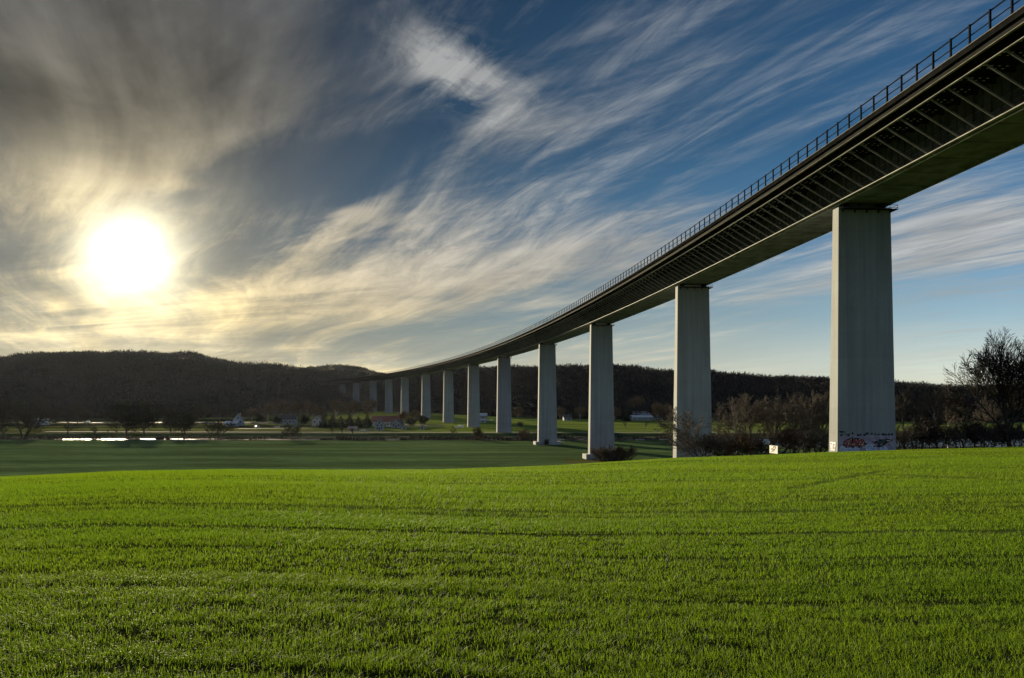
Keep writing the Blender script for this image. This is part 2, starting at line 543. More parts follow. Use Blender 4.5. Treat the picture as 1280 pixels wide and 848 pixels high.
# ------------------------------------------------------------------ the young wheat on the field
def build_grass():
    bands = [(3.8, 9, 4000, 3), (9, 16, 2000, 2), (16, 28, 640, 1), (28, 52, 240, 1), (52, 90, 70, 1), (90, 150, 34, 1)]
    allv, allf, allc = [], [], []
    base = 0
    for (y0, y1, dens, q) in bands:
        tmin, tmax = -.72, .74
        n = int(dens * (tmax - tmin) / 2 * (y1 * y1 - y0 * y0))
        y = np.sqrt(RNG.uniform(y0 * y0, y1 * y1, n)); t = RNG.uniform(tmin, tmax, n)
        x = t * y
        # drilled rows run across the view, with thin and bare places between them
        c, dc = near_coef(t)
        keep = y < dc * 1.25
        cl = .40 * vnoise(x / .30, y / .17, 31) + .35 * vnoise(x / .11, y / .09, 33) + .25 * vnoise(x / 2.8, y / .9, 32)
        rowy = y + .05 * x + .25 * (vnoise(x / 6, y / 6, 34) - .5)
        tram = np.abs((rowy / 2.7) % 1 - .5) * 2 - .0
        thin = np.clip((cl - .18) * 3.2, .34, 1)
        rows = .90 + .10 * np.sin(rowy * 6.283 / .95 + 2.2 * vnoise(x / 2.5, y / 2.5, 38))
        thin = thin * rows * (.88 + .12 * np.sin(rowy * 6.283 / 3.1 + 3 * vnoise(x / 9, y / 9, 39)))
        gap = np.where((tram > .90) & (vnoise(x / 3.5, y / 2, 35) > .3), .30, 1.0)
        w1 = np.abs(y - (13.2 - .012 * x + .5 * (vnoise(x / 4, y * 0, 36) - .5))) < .22        # wheel tracks
        w2 = np.abs(y - (17.4 - .02 * x)) < .2
        w3 = (np.abs(x - (14.3 + (34 - y) * .29)) < .33) & (y > 23) & (y < 36)
        w4 = (np.abs((x - 9.4) - (y - 25.5) * .69) < .36) & (y > 24) & (y < 36)
        gap = np.where(w1 | w2 | w3 | w4, .10, gap)
        keep &= RNG.random(n) < thin * gap
        x, y, t, cl = x[keep], y[keep], t[keep], cl[keep]
        n = len(x)
        z = terrain(x, y) + EYE
        far = np.clip((y - 6) / 40, 0, 1)
        hgt = RNG.uniform(.040, .092, n) * (.65 + .7 * cl) * (1 + .35 * far)
        wid = RNG.uniform(.0030, .0060, n) * (1 + 4.2 * far)
        ang = RNG.uniform(0, 2 * np.pi, n)
        lean = RNG.uniform(.15, 1.0, n) * hgt
        dx, dy = np.cos(ang), np.sin(ang)
        px, py = -dy, dx
        tone = RNG.random(n)
        dryk = (RNG.random(n) < .008)
        patch = vnoise(x / 7, y / 3, 37)
        cc = np.stack([.068 + .040 * tone + .016 * patch, .142 + .056 * tone + .010 * patch, .012 + .010 * tone], -1)
        cc[dryk] = (.15, .14, .06)
        if q == 1:
            v = np.empty((n, 3, 3))
            for k, (s, fz) in enumerate(((-.5, 0), (.5, 0), (0, 1))):
                v[:, k, 0] = x + px * wid * s + dx * lean * fz
                v[:, k, 1] = y + py * wid * s + dy * lean * fz
                v[:, k, 2] = z - .01 + hgt * fz
            nf = np.array([[0, 1, 2]])
        else:
            lv = [0, .45, .8] if q == 3 else [0, .55]
            m = len(lv) * 2 + 1
            v = np.empty((n, m, 3))
            for k, fz in enumerate(lv):
                wk = wid * (1 - .45 * fz)
                for s in (0, 1):
                    sg = (-.5, .5)[s]
                    v[:, 2 * k + s, 0] = x + px * wk * sg + dx * lean * fz ** 2
                    v[:, 2 * k + s, 1] = y + py * wk * sg + dy * lean * fz ** 2
                    v[:, 2 * k + s, 2] = z - .01 + hgt * (fz - .25 * fz ** 3)
            v[:, m - 1, 0] = x + dx * lean; v[:, m - 1, 1] = y + dy * lean; v[:, m - 1, 2] = z - .01 + hgt * (.75 + .1 * np.sin(ang * 7))
            tri = []
            for k in range(len(lv) - 1):
                a = 2 * k
                tri += [[a, a + 1, a + 3], [a, a + 3, a + 2]]
            a = 2 * (len(lv) - 1)
            tri.append([a, a + 1, m - 1])
            nf = np.array(tri)
        m = v.shape[1]
        f = (np.arange(n)[:, None, None] * m + nf[None]).reshape(-1, 3) + base
        allv.append(v.reshape(-1, 3)); allf.append(f); allc.append(np.repeat(cc, m, axis=0))
        base += n * m
    me = np_mesh('grass', np.vstack(allv), np.vstack(allf), M['blade'], np.vstack(allc))
    o = link(bpy.data.objects.new('grass', me))
    tag(o, 'short bright green young crop in rows over the near field', 'grass', kind='stuff')
build_grass()

# ------------------------------------------------------------------ trees
def tubes(segs, sides):
    """segs: (n, 8) p0 p1 r0 r1 -> verts, quads"""
    s = np.asarray(segs, dtype=float)
    p0, p1, r0, r1 = s[:, 0:3], s[:, 3:6], s[:, 6], s[:, 7]
    d = p1 - p0; d /= np.linalg.norm(d, axis=1)[:, None] + 1e-9
    ref = np.where(np.abs(d[:, 2:3]) > .9, np.array([[1., 0, 0]]), np.array([[0, 0, 1.]]))
    a = np.cross(d, ref); a /= np.linalg.norm(a, axis=1)[:, None] + 1e-9
    b = np.cross(d, a)
    n = len(s)
    v = np.empty((n, 2 * sides, 3))
    for k in range(sides):
        th = 2 * np.pi * k / sides
        o = a * np.cos(th) + b * np.sin(th)
        v[:, k] = p0 + o * r0[:, None]
        v[:, sides + k] = p1 + o * r1[:, None]
    q = np.array([[k, (k + 1) % sides, sides + (k + 1) % sides, sides + k] for k in range(sides)])
    f = (np.arange(n)[:, None, None] * 2 * sides + q[None]).reshape(-1, 4)
    return v.reshape(-1, 3), f

def grow(seed, H, nch, ratio, angle, trunk_len=.62, r_base=.3, lift=.25, wob=.12, first=.28, lean=(0, 0), stems=1, min_r=.02, droop=0.0):
    rng = random.Random(seed)
    big, small = [], []
    def branch(p, d, L, r, lv):
        npc = (7, 5, 4, 3, 2)[min(lv, 4)]
        pts, dirs, rr = [p.copy()], [d.copy()], [r]
        for i in range(npc):
            wb_ = wob * (1 if lv < 2 else .6)
            d = d + Vector((rng.gauss(0, wb_), rng.gauss(0, wb_), rng.gauss(0, wb_ * .6)))
            if lv > 0: d.z += lift * (.25 if lv < 3 else .12) - droop * (lv >= 2) * .25
            d.normalize()
            p = p + d * (L / npc)
            pts.append(p.copy()); dirs.append(d.copy())
            rr.append(max(min_r, r * (1 - .78 * (i + 1) / npc)))
        tgt = big if lv <= 1 else small
        for i in range(npc):
            tgt.append((*pts[i], *pts[i + 1], rr[i], rr[i + 1]))
        if lv < len(nch):
            n = nch[lv]
            az0 = rng.uniform(0, 6.28)
            for k in range(n):
                fr = (first if lv == 0 else .18) + (1 - (first if lv == 0 else .18)) * (k + rng.uniform(.2, 1)) / n
                fr = min(fr, .99)
                i = min(int(fr * npc), npc - 1)
                q = pts[i].lerp(pts[i + 1], fr * npc - i)
                dd = dirs[i]
                azm = az0 + k * 2.4 + rng.uniform(-.5, .5)
                an = R(rng.uniform(*angle)) * ((.95, .72, .62)[min(lv - 1, 2)] if lv else 1.15 - .45 * fr)
                ox = dd.orthogonal().normalized(); oy = dd.cross(ox)
                nd = (dd * math.cos(an) + (ox * math.cos(azm) + oy * math.sin(azm)) * math.sin(an)).normalized()
                branch(q, nd, L * ratio[lv] * rng.uniform(.7, 1.15) * (1.12 - .5 * fr), max(min_r, rr[i] * rng.uniform(.45, .65)), lv + 1)
    for s in range(stems):
        if stems == 1:
            p, d = Vector((0, 0, -.3)), Vector((lean[0], lean[1], 1)).normalized()
        else:
            a = 6.28 * s / stems + rng.uniform(-.4, .4)
            p = Vector((.35 * math.cos(a), .35 * math.sin(a), -.3)); d = Vector((.45 * math.cos(a) + lean[0], .45 * math.sin(a) + lean[1], 1)).normalized()
        branch(p, d, H * trunk_len * (1 if stems == 1 else rng.uniform(.75, 1.1)), r_base, 0)
    top = max(s[5] for s in big + small)
    sc = H / top
    big, small = np.array(big), np.array(small)
    for a in (big, small): a[:, :6] *= sc
    return big, small

KINDS = {}
def kind(name, mats, sides=(6, 3), **k):
    big, small = grow(**k)
    v, f = tubes(big, sides[0]); t = np_mesh(name + '_trunk', v, f, mats[0], None, True)
    v, f = tubes(small, sides[1]); c = np_mesh(name + '_crown', v, f, mats[1])
    KINDS[name] = (t, c, k['H'])

def twig_cloud(name, H, W, n, mats, seed, flame=.5, size=(.35, 1.3), trunk_r=.25, z0=.12):
    """dense crown: thousands of short twig blades filling an uneven volume, over a real trunk and limbs"""
    rng = np.random.default_rng(seed)
    lob = [(rng.normal(0, W * .2), rng.normal(0, W * .2), H * rng.uniform(.35, .78), W * rng.uniform(.17, .32)) for _ in range(9)]
    lob.append((0, 0, H * .82, W * .2))
    v, f = [], []
    P = []
    for (cx, cy, cz, rr) in lob:
        m = n // len(lob)
        q = rng.normal(0, 1, (m, 3)); q /= np.linalg.norm(q, axis=1)[:, None]
        q *= (rng.random((m, 1)) ** .45) * rr * np.array([[1, 1, 1.25]])
        P.append(q + np.array([[cx, cy, cz]]))
    P = np.vstack(P); P[:, 2] = np.clip(P[:, 2], H * z0, H)
    c = np.array([0, 0, H * .3])
    d = P - c; d /= np.linalg.norm(d, axis=1)[:, None]
    d += rng.normal(0, .45, P.shape); d[:, 2] += flame; d /= np.linalg.norm(d, axis=1)[:, None]
    L = rng.uniform(*size, (len(P), 1)); w = L * rng.uniform(.05, .16, (len(P), 1))
    sd = np.cross(d, rng.normal(0, 1, P.shape)); sd /= np.linalg.norm(sd, axis=1)[:, None]
    V = np.stack([P - sd * w, P + sd * w, P + d * L], 1).reshape(-1, 3)
    Fc = np.arange(len(V)).reshape(-1, 3)
    cm = np_mesh(name + '_crown', V, Fc, mats[1])
    segs = []
    segs.append((0, 0, -.3, 0, 0, H * .35, trunk_r, trunk_r * .7))
    for (cx, cy, cz, rr) in lob:
        segs.append((0, 0, H * .22, cx, cy, cz, trunk_r * .5, trunk_r * .12))
    tv, tf = tubes(segs, 6)
    KINDS[name] = (np_mesh(name + '_trunk', tv, tf, mats[0], None, True), cm, H)

bk, tw = M['bark'], M['twig']
kind('fan', (bk, M['dark_twig']), seed=3, H=20.5, nch=(14, 10, 8, 5), ratio=(.98, .60, .62, .60), angle=(24, 54), trunk_len=.46, r_base=.36, lift=.30, first=.16, min_r=.028, wob=.09)
kind('fan2', (bk, M['dark_twig']), seed=15, H=18, nch=(12, 9, 8, 4), ratio=(.95, .6, .6, .6), angle=(24, 52), trunk_len=.48, r_base=.34, lift=.28, first=.18, min_r=.022, wob=.09)
kind('bare', (bk, M['grey_twig']), seed=5, H=12, nch=(11, 8, 7, 5), ratio=(.62, .52, .5, .5), angle=(28, 58), trunk_len=.7, r_base=.20, lift=.25, first=.25, min_r=.026)
kind('bare2', (bk, M['grey_twig']), seed=9, H=12, nch=(10, 9, 7, 5), ratio=(.70, .5, .5, .5), angle=(26, 62), trunk_len=.62, r_base=.22, lift=.2, first=.22, min_r=.026)
kind('slim', (M['pale_bark'], M['grey_twig']), seed=21, H=12, nch=(16, 8, 6, 4), ratio=(.34, .5, .5, .5), angle=(30, 60), trunk_len=.92, r_base=.15, lift=.2, first=.2, min_r=.024, droop=.5)
kind('pale', (M['pale_bark'], M['grey_twig']), seed=26, H=12, nch=(11, 8, 7, 5), ratio=(.6, .52, .5, .5), angle=(24, 52), trunk_len=.72, r_base=.19, lift=.25, first=.32, min_r=.024)
kind('leaning', (bk, M['grey_twig']), seed=31, H=12, nch=(11, 8, 7, 5), ratio=(.66, .52, .5, .5), angle=(26, 56), trunk_len=.7, r_base=.21, lift=.25, first=.3, lean=(.45, 0), min_r=.026)
kind('shrub', (bk, M['grey_twig']), seed=41, H=6, nch=(8, 6, 5, 3), ratio=(.55, .5, .5, .5), angle=(20, 50), trunk_len=.8, r_base=.07, lift=.15, first=.15, stems=8, min_r=.022)
kind('brown_shrub', (M['bark'], M['brown_twig']), seed=44, H=5, nch=(9, 7, 5, 3), ratio=(.55, .5, .5, .5), angle=(20, 55), trunk_len=.8, r_base=.06, lift=.1, first=.1, stems=9, min_r=.024)
kind('river', (bk, M['dark_twig']), seed=51, H=12, nch=(9, 8, 6, 3), ratio=(.7, .5, .5, .5), angle=(25, 60), trunk_len=.6, r_base=.32, lift=.2, first=.2, stems=3, min_r=.05)
kind('sapling', (bk, M['dark_twig']), seed=57, H=7, nch=(8, 6, 4), ratio=(.6, .5, .5), angle=(22, 50), trunk_len=.75, r_base=.16, lift=.2, first=.3, min_r=.04)
twig_cloud('dense', 20, 15, 5200, (bk, M['dark_twig']), 61, trunk_r=.5, size=(.5, 1.9))
twig_cloud('dense2', 17, 15, 4600, (bk, M['dark_twig']), 66, trunk_r=.45, size=(.5, 1.8))
twig_cloud('round', 5, 6, 2600, (bk, M['twig']), 71, flame=.2, size=(.25, .8), trunk_r=.1, z0=.05)
twig_cloud('round_brown', 5, 6, 2200, (bk, M['brown_twig']), 73, flame=.2, size=(.3, .9), trunk_r=.1, z0=.05)
twig_cloud('grey_far', 14, 12, 2600, (M['pale_bark'], M['brown_twig']), 77, trunk_r=.3, size=(.5, 1.7))

def conifer(name, H, W, n, seed):
    rng = np.random.default_rng(seed)
    h = rng.random(n) ** 1.35 * .95 + .04
    a = rng.uniform(0, 6.283, n)
    r = W / 2 * (1 - h) ** .85 * rng.uniform(.25, 1.08, n) * (.85 + .3 * np.sin(a * 3 + h * 19))
    P = np.stack([r * np.cos(a), r * np.sin(a), h * H], -1)
    d = np.stack([np.cos(a), np.sin(a), rng.uniform(-.7, .3, n)], -1); d += rng.normal(0, .3, d.shape)
    L = rng.uniform(.3, .9, (n, 1)) * (1.2 - h[:, None]); d /= np.linalg.norm(d, axis=1)[:, None]
    sd = np.cross(d, rng.normal(0, 1, d.shape)); sd /= np.linalg.norm(sd, axis=1)[:, None]
    V = np.stack([P - sd * L * .25, P + sd * L * .25, P + d * L], 1).reshape(-1, 3)
    cm = np_mesh(name + '_crown', V, np.arange(len(V)).reshape(-1, 3), M['needle'])
    tv, tf = tubes([(0, 0, -.3, 0, 0, H * .9, .16, .03)], 6)
    KINDS[name] = (np_mesh(name + '_trunk', tv, tf, M['bark'], None, True), cm, H)
conifer('spruce', 9, 4.2, 2600, 81)

_seen = set()
def tree(k, xs, Y, H, label, cat='tree', name='bare_tree', wide=1.0, rz=None, group=None, dz=0.0):
    t, c, h0 = KINDS[k]
    x, y, z = at(xs, Y)
    e = empty(name, (x, y, z - .1 + dz), rz if rz is not None else random.Random(xs * 13 + Y).uniform(0, 6.28), label, cat, group)
    s = H / h0
    e.scale = (s * wide, s * wide, s)
    link(bpy.data.objects.new('trunk', t), e)
    link(bpy.data.objects.new('crown', c), e)
    assert label not in _seen, label
    _seen.add(label)
    return e

G1 = 'trees along the field edge right of the nearest pier'
tree('fan', 1262, 140, 21.8, 'tallest bare tree with wide fan crown at the right edge of the field', group=G1, rz=1.0, wide=.98)
tree('fan2', 1292, 147, 18.5, 'bare tree cut off by the right edge behind the tall fan-shaped tree', group=G1, rz=2.4)
tree('bare2', 1131, 152, 12.0, 'bare tree whose twigs brush the right side of the nearest pier', group=G1)
tree('pale', 1152, 156, 12.6, 'pale forked trunk bare tree, first one right of the nearest pier twigs', group=G1)
tree('pale', 1170, 150, 12.0, 'pale barked bare tree in the middle of the row right of the graffiti', group=G1, rz=2.0)
tree('pale', 1186, 158, 13.0, 'pale barked bare tree nearest to the tall fan-shaped tree', group=G1, rz=4.1)
tree('bare', 1205, 154, 12.2, 'dark bare tree standing just left of the tall fan crown', group=G1)
tree('bare', 1226, 160, 11.0, 'dark bare tree under the left half of the tall fan crown', group=G1)
G2 = 'shrubs along the field edge right of the nearest pier'
for k, (xs, Y, H, w, lb) in enumerate([
    (1126, 139, 4.6, 1.3, 'twiggy shrub in front of the right end of the graffiti wall'),
    (1145, 144, 6.0, 1.3, 'tall fan of twigs beside the pier, second shrub from the graffiti'),
    (1176, 143, 5.0, 1.4, 'dense low shrub below the pale barked trees'),
    (1200, 146, 5.4, 1.3, 'bare shrub left of the tall fan tree trunk'),
    (1236, 142, 5.0, 1.4, 'bare shrub at the foot of the tall fan tree'),
    (1270, 141, 5.6, 1.3, 'bare shrub at the far right end of the field edge')]):
    tree('shrub', xs, Y, H, lb, 'shrub', 'bare_shrub', w, group=G2)
tree('round', 1162, 143, 4.8, 'dark rounded bush between the shrubs under the pale trees', 'bush', 'round_bush', 1.1, group=G2)
tree('round', 1218, 144, 4.4, 'dark rounded bush under the left side of the fan tree', 'bush', 'round_bush', 1.2, group=G2)
tree('round', 1252, 144, 4.0, 'dark rounded bush hugging the trunk of the fan tree', 'bush', 'round_bush', 1.3, group=G2)

G3 = 'trees between the two nearest piers'
tree('leaning', 884, 172, 12.0, 'bare tree leaning left over the second pier', rz=3.0, wide=1.08, group=G3)
tree('slim', 893, 168, 12.3, 'slim pale trunk tree beside the second pier', 'tree', 'birch_tree', .9, group=G3)
tree('bare', 908, 178, 14.2, 'rounded bare tree between the two slim pale trunks', wide=1.08, group=G3)
tree('slim', 923, 166, 13.0, 'slim pale trunk tree rising highest between the two nearest piers', 'tree', 'birch_tree', .9, group=G3, rz=1)
tree('bare2', 937, 176, 14.6, 'bare tree just right of the highest slim pale trunk', wide=1.08, group=G3)
tree('leaning', 951, 170, 14.2, 'thick dark trunk leaning right, behind and left of the white board', rz=.2, wide=1.08, group=G3)
tree('bare', 966, 184, 15.2, 'broad bare crown straight above the white board', wide=1.08, group=G3)
tree('leaning', 975, 168, 13.8, 'dark trunk leaning right, behind and right of the white board', rz=-.3, wide=1.08, group=G3)
tree('bare2', 993, 180, 14.8, 'bare tree above the dark round bush near the white board', wide=1.08, group=G3)
tree('pale', 1011, 165, 13.4, 'pale trunk tree in front of the water near the nearest pier', wide=1.08, group=G3)
tree('bare', 1026, 172, 13.8, 'bare tree touching the left edge of the nearest pier', wide=1.08, group=G3)
G4 = 'shrubs between the two nearest piers'
tree('shrub', 876, 162, 7.0, 'fan-shaped shrub covering the right foot of the second pier', 'shrub', 'bare_shrub', 1.3, group=G4)
tree('shrub', 902, 160, 5.6, 'bare shrub at the foot of the left slim pale trunk', 'shrub', 'bare_shrub', 1.4, group=G4)
tree('round_brown', 928, 152, 4.2, 'low brown bush left of the white board', 'bush', 'round_bush', 1.4, group=G4)
tree('shrub', 950, 158, 4.6, 'bare shrub directly left of the white board', 'shrub', 'bare_shrub', 1.3, group=G4)
tree('shrub', 915, 162, 6.4, 'rounded shrub below the gap between the two slim pale trunks', 'shrub', 'bare_shrub', 1.6, group=G4)
tree('shrub', 1000, 161, 6.6, 'rounded bare shrub between the dark round bush and the pale trunk tree', 'shrub', 'bare_shrub', 1.5, group=G4)
tree('shrub', 1024, 158, 5.8, 'bare shrub at the left foot of the nearest pier', 'shrub', 'bare_shrub', 1.5, group=G4)
tree('round', 988, 150, 4.6, 'dark round bush right of the white board', 'bush', 'round_bush', 1.2, group=G4)
G5 = 'shrubs at the foot of the third pier'
tree('brown_shrub', 752, 309, 6.4, 'leftmost brown shrub against the foot of the third pier', 'shrub', 'bare_shrub', 1.1, group=G5)
tree('brown_shrub', 766, 306, 6.8, 'brown shrub at the right corner of the third pier foot', 'shrub', 'bare_shrub', 1.1, rz=1, group=G5)
tree('brown_shrub', 780, 312, 6.6, 'brown shrub standing clear to the right of the third pier', 'shrub', 'bare_shrub', 1.2, rz=2, group=G5)
tree('brown_shrub', 683, 425, 4.0, 'small dark shrub in front of the fourth pier', 'shrub', 'bare_shrub', .6, rz=2)

G6 = 'trees on the river banks'
for (k, xs, Y, H, w, lb) in [
    ('sapling', 4, 476, 13, .9, 'dark small tree by the river at the left edge of the photo'),
    ('river', 30, 525, 23, 1.0, 'large spreading tree with many stems by the river, left of the sun glint'),
    ('sapling', 84, 525, 12, 1.0, 'small dark tree left of the bright sun glint on the river'),
    ('sapling', 121, 477, 11, 1.0, 'dark small tree standing before the bright sun glint'),
    ('sapling', 134, 526, 6, .6, 'tiny tree just right of the tree before the sun glint'),
    ('sapling', 145, 525, 7, .6, 'tiny tree at the right end of the sun glint'),
    ('dense', 158, 527, 23, 1.0, 'left one of the two tall dense dark trees by the river'),
    ('dense', 180, 529, 24, .95, 'right one of the two tall dense dark trees by the river'),
    ('dense2', 213, 532, 17, .8, 'dense dark tree right of the two tallest riverside trees'),
    ('dense2', 231, 529, 17, 1.0, 'broad dense dark tree between the tall pair and the sparse pair'),
    ('sapling', 263, 476, 12, 1.0, 'left one of two sparse trees on the near river bank'),
    ('river', 274, 526, 13, 1.0, 'right one of two sparse riverside trees, many stemmed'),
    ('river', 366, 477, 11, .8, 'lone many stemmed bare tree on the near bank left of the village'),
    ('sapling', 416, 525, 9, .6, 'thin bare tree across the river below the hedge of conifers'),
    ('sapling', 429, 526, 9, .7, 'thin bare tree across the river, right of another thin one'),
    ('sapling', 442, 524, 8, .8, 'sparse bare tree across the river below the pink shed'),
    ('sapling', 567, 478, 9, 1.1, 'bare tree on the near bank below the sixth pier'),
]:
    tree(k, xs, Y, H, lb, 'tree', 'riverside_tree', w, group=G6)
tree('round_brown', 597, 476, 7, 'brown bush on the near bank below the fifth and sixth piers', 'bush', 'round_bush', .9)
tree('round_brown', 656, 474, 6.5, 'brown bush on the near bank left of the fourth pier', 'bush', 'round_bush', 1.0)
for k, (xs, Y, H, lb) in enumerate([
    (783, 612, 7, 'left one of three small trees in the green pasture behind the third pier'),
    (806, 616, 6.4, 'middle one of three small trees in the green pasture behind the third pier'),
    (827, 608, 7.6, 'right one of three small trees in the green pasture behind the third pier')]):
    tree('sapling', xs, Y, H, lb, 'tree', 'pasture_tree', 1.1, group='small trees in the green pasture')
for (k, xs, Y, H, w, nm, lb) in [
    ('dense', 3, 640, 24, 1.1, 'dense_tree', 'dense dark tree cut by the left edge beyond the river'),
    ('dense', 50, 760, 24, 1.1, 'dense_tree', 'dense dark tree behind the pale blue building'),
    ('dense2', 97, 720, 18, 1.1, 'dense_tree', 'dark round crowned tree left of the open meadow under the hill'),
    ('dense2', 205, 780, 15, 1.2, 'dense_tree', 'dark tree under the hill behind the dense riverside trees'),
    ('dense2', 255, 790, 16, 1.2, 'dense_tree', 'dark tree under the hill left of the white gable'),
    ('grey_far', 335, 800, 17, 1.0, 'bare_tree', 'greyish bare tree right of the small white gable'),
    ('grey_far', 369, 790, 19, .9, 'bare_tree', 'greyish bare tree over the grey house in the village'),
    ('grey_far', 402, 760, 15, 1.0, 'bare_tree', 'greyish bare tree left of the row of conifers'),
    ('grey_far', 505, 690, 12, 1.2, 'bare_tree', 'brownish bare tree at the foot of the ninth pier'),
    ('dense2', 527, 680, 9, 1.2, 'dense_tree', 'dark low tree right of the red roofed house'),
    ('spruce', 783, 790, 14, 1.3, 'conifer_tree', 'dark conifer beside the pale farm sheds under the right hill'),
    ('grey_far', 822, 790, 18, .9, 'bare_tree', 'tall greyish bare tree right of the pale farm sheds'),
    ('grey_far', 834, 770, 17, .8, 'bare_tree', 'greyish bare tree beside the left edge of the second pier'),
    ('grey_far', 315, 770, 13, 1.2, 'bare_tree', 'low greyish bare tree just right of the small white gable'),
    ('grey_far', 352, 840, 20, 1.1, 'bare_tree', 'pale greyish bare tree high behind the wide grey house'),
    ('grey_far', 385, 830, 19, 1.1, 'bare_tree', 'tall greyish bare tree behind the pale house of the conifer row'),
    ('grey_far', 420, 850, 20, 1.3, 'bare_tree', 'broad greyish bare tree behind the left half of the conifer row'),
    ('grey_far', 441, 860, 19, 1.3, 'bare_tree', 'broad greyish bare tree behind the right half of the conifer row'),
    ('grey_far', 463, 880, 20, 1.2, 'bare_tree', 'greyish bare tree hiding the foot of the eleventh pier'),
    ('grey_far', 518, 740, 12, 1.3, 'bare_tree', 'brownish bare tree between the eighth and ninth piers'),
    ('dense2', 326, 700, 9, 1.3, 'dense_tree', 'dark low tree behind the lone white car in the village'),
    ('dense2', 345, 690, 8, 1.2, 'dense_tree', 'dark low tree left of the wide grey house'),
    ('dense2', 380, 680, 9, 1.2, 'dense_tree', 'dark low tree right of the wide grey house'),
    ('dense2', 512, 650, 8, 1.3, 'dense_tree', 'dark low tree beside the tiny white shed and grey house'),
    ('dense2', 135, 800, 11, 1.5, 'dense_tree', 'dark low tree at the edge of the meadow under the left hill'),
    ('dense', 22, 770, 22, 1.1, 'dense_tree', 'dense dark tree left of the pale blue building'),
    ('dense2', 70, 740, 14, 1.2, 'dense_tree', 'dense dark tree right of the pale blue building'),
    ('dense2', 284, 800, 14, 1.2, 'dense_tree', 'dark tree directly behind the low pale outbuilding'),
    ('grey_far', 768, 800, 14, 1.2, 'bare_tree', 'greyish bare tree beside the third pier under the right hill'),
    ('grey_far', 797, 880, 17, 1.5, 'bare_tree', 'broad greyish bare tree behind the pale roofed barn'),
    ('grey_far', 700, 830, 13, 1.4, 'bare_tree', 'greyish bare tree left of the white house between the piers'),
    ('grey_far', 725, 835, 13, 1.4, 'bare_tree', 'greyish bare tree right of the white house between the piers'),
    ('grey_far', 648, 840, 13, 1.5, 'bare_tree', 'greyish bare tree under the hill between fourth and fifth piers'),
    ('dense2', 650, 640, 5, 1.2, 'dense_tree', 'low dark tree in the pasture between fourth and fifth piers'),
]:
    tree(k, xs, Y, H, lb, 'tree', nm, w)
lbs = ['leftmost of the dark conifers in the village row', 'second dark conifer from the left in the village row', 'third dark conifer from the left in the village row',
       'fourth dark conifer from the left in the village row', 'dark conifer second from the white gabled house', 'dark conifer next to the white gabled house']
for k, xs in enumerate((404, 416, 426, 437, 448, 459)):
    tree('spruce', xs, 640 + 5 * (k % 3), 10 + 1.5 * (k % 2), lbs[k], 'tree', 'conifer_tree', 1.7, group='row of dark conifers in the village')

def build_reeds():
    n = 26000
    x = RNG.uniform(-420, 330, n)
    y = river_near(x) - 2 + RNG.normal(0, 1.6, n)
    far = RNG.random(n) < .3
    y = np.where(far, river_far(x) + 2 + RNG.normal(0, 1.2, n), y)
    keep = (vnoise(x / 14, y * 0 + 2, 51) * .6 + vnoise(x / 4.5, y * 0 + 5, 52) * .4) > np.where(np.abs(x + 238) < 30, .52, np.where(x < 40, .30, .42))
    x, y = x[keep], y[keep]; n = len(x)
    z = np.maximum(terrain(x, y), -22.6) + EYE - .1
    h = RNG.uniform(.6, 1.7, n) * (.6 + .9 * vnoise(x / 9, y / 9, 53)); w = RNG.uniform(.10, .26, n)
    a = RNG.uniform(0, 6.283, n); ca, sa = np.cos(a), np.sin(a)
    lx, ly = RNG.normal(0, .25, n) * h, RNG.normal(0, .25, n) * h
    V = np.stack([np.stack([x - ca * w, y - sa * w, z], -1), np.stack([x + ca * w, y + sa * w, z], -1), np.stack([x + lx, y + ly, z + h], -1)], 1).reshape(-1, 3)
    c = np.where((RNG.random(n) < .3)[:, None], np.array([[.10, .085, .05]]), np.array([[.03, .027, .018]]))
    o = link(bpy.data.objects.new('reeds', np_mesh('reeds', V, np.arange(n * 3).reshape(-1, 3), M['forest'], np.repeat(c, 3, axis=0))))
    tag(o, 'dark dry reeds and weeds fringing both river banks', 'reeds', kind='stuff')
build_reeds()

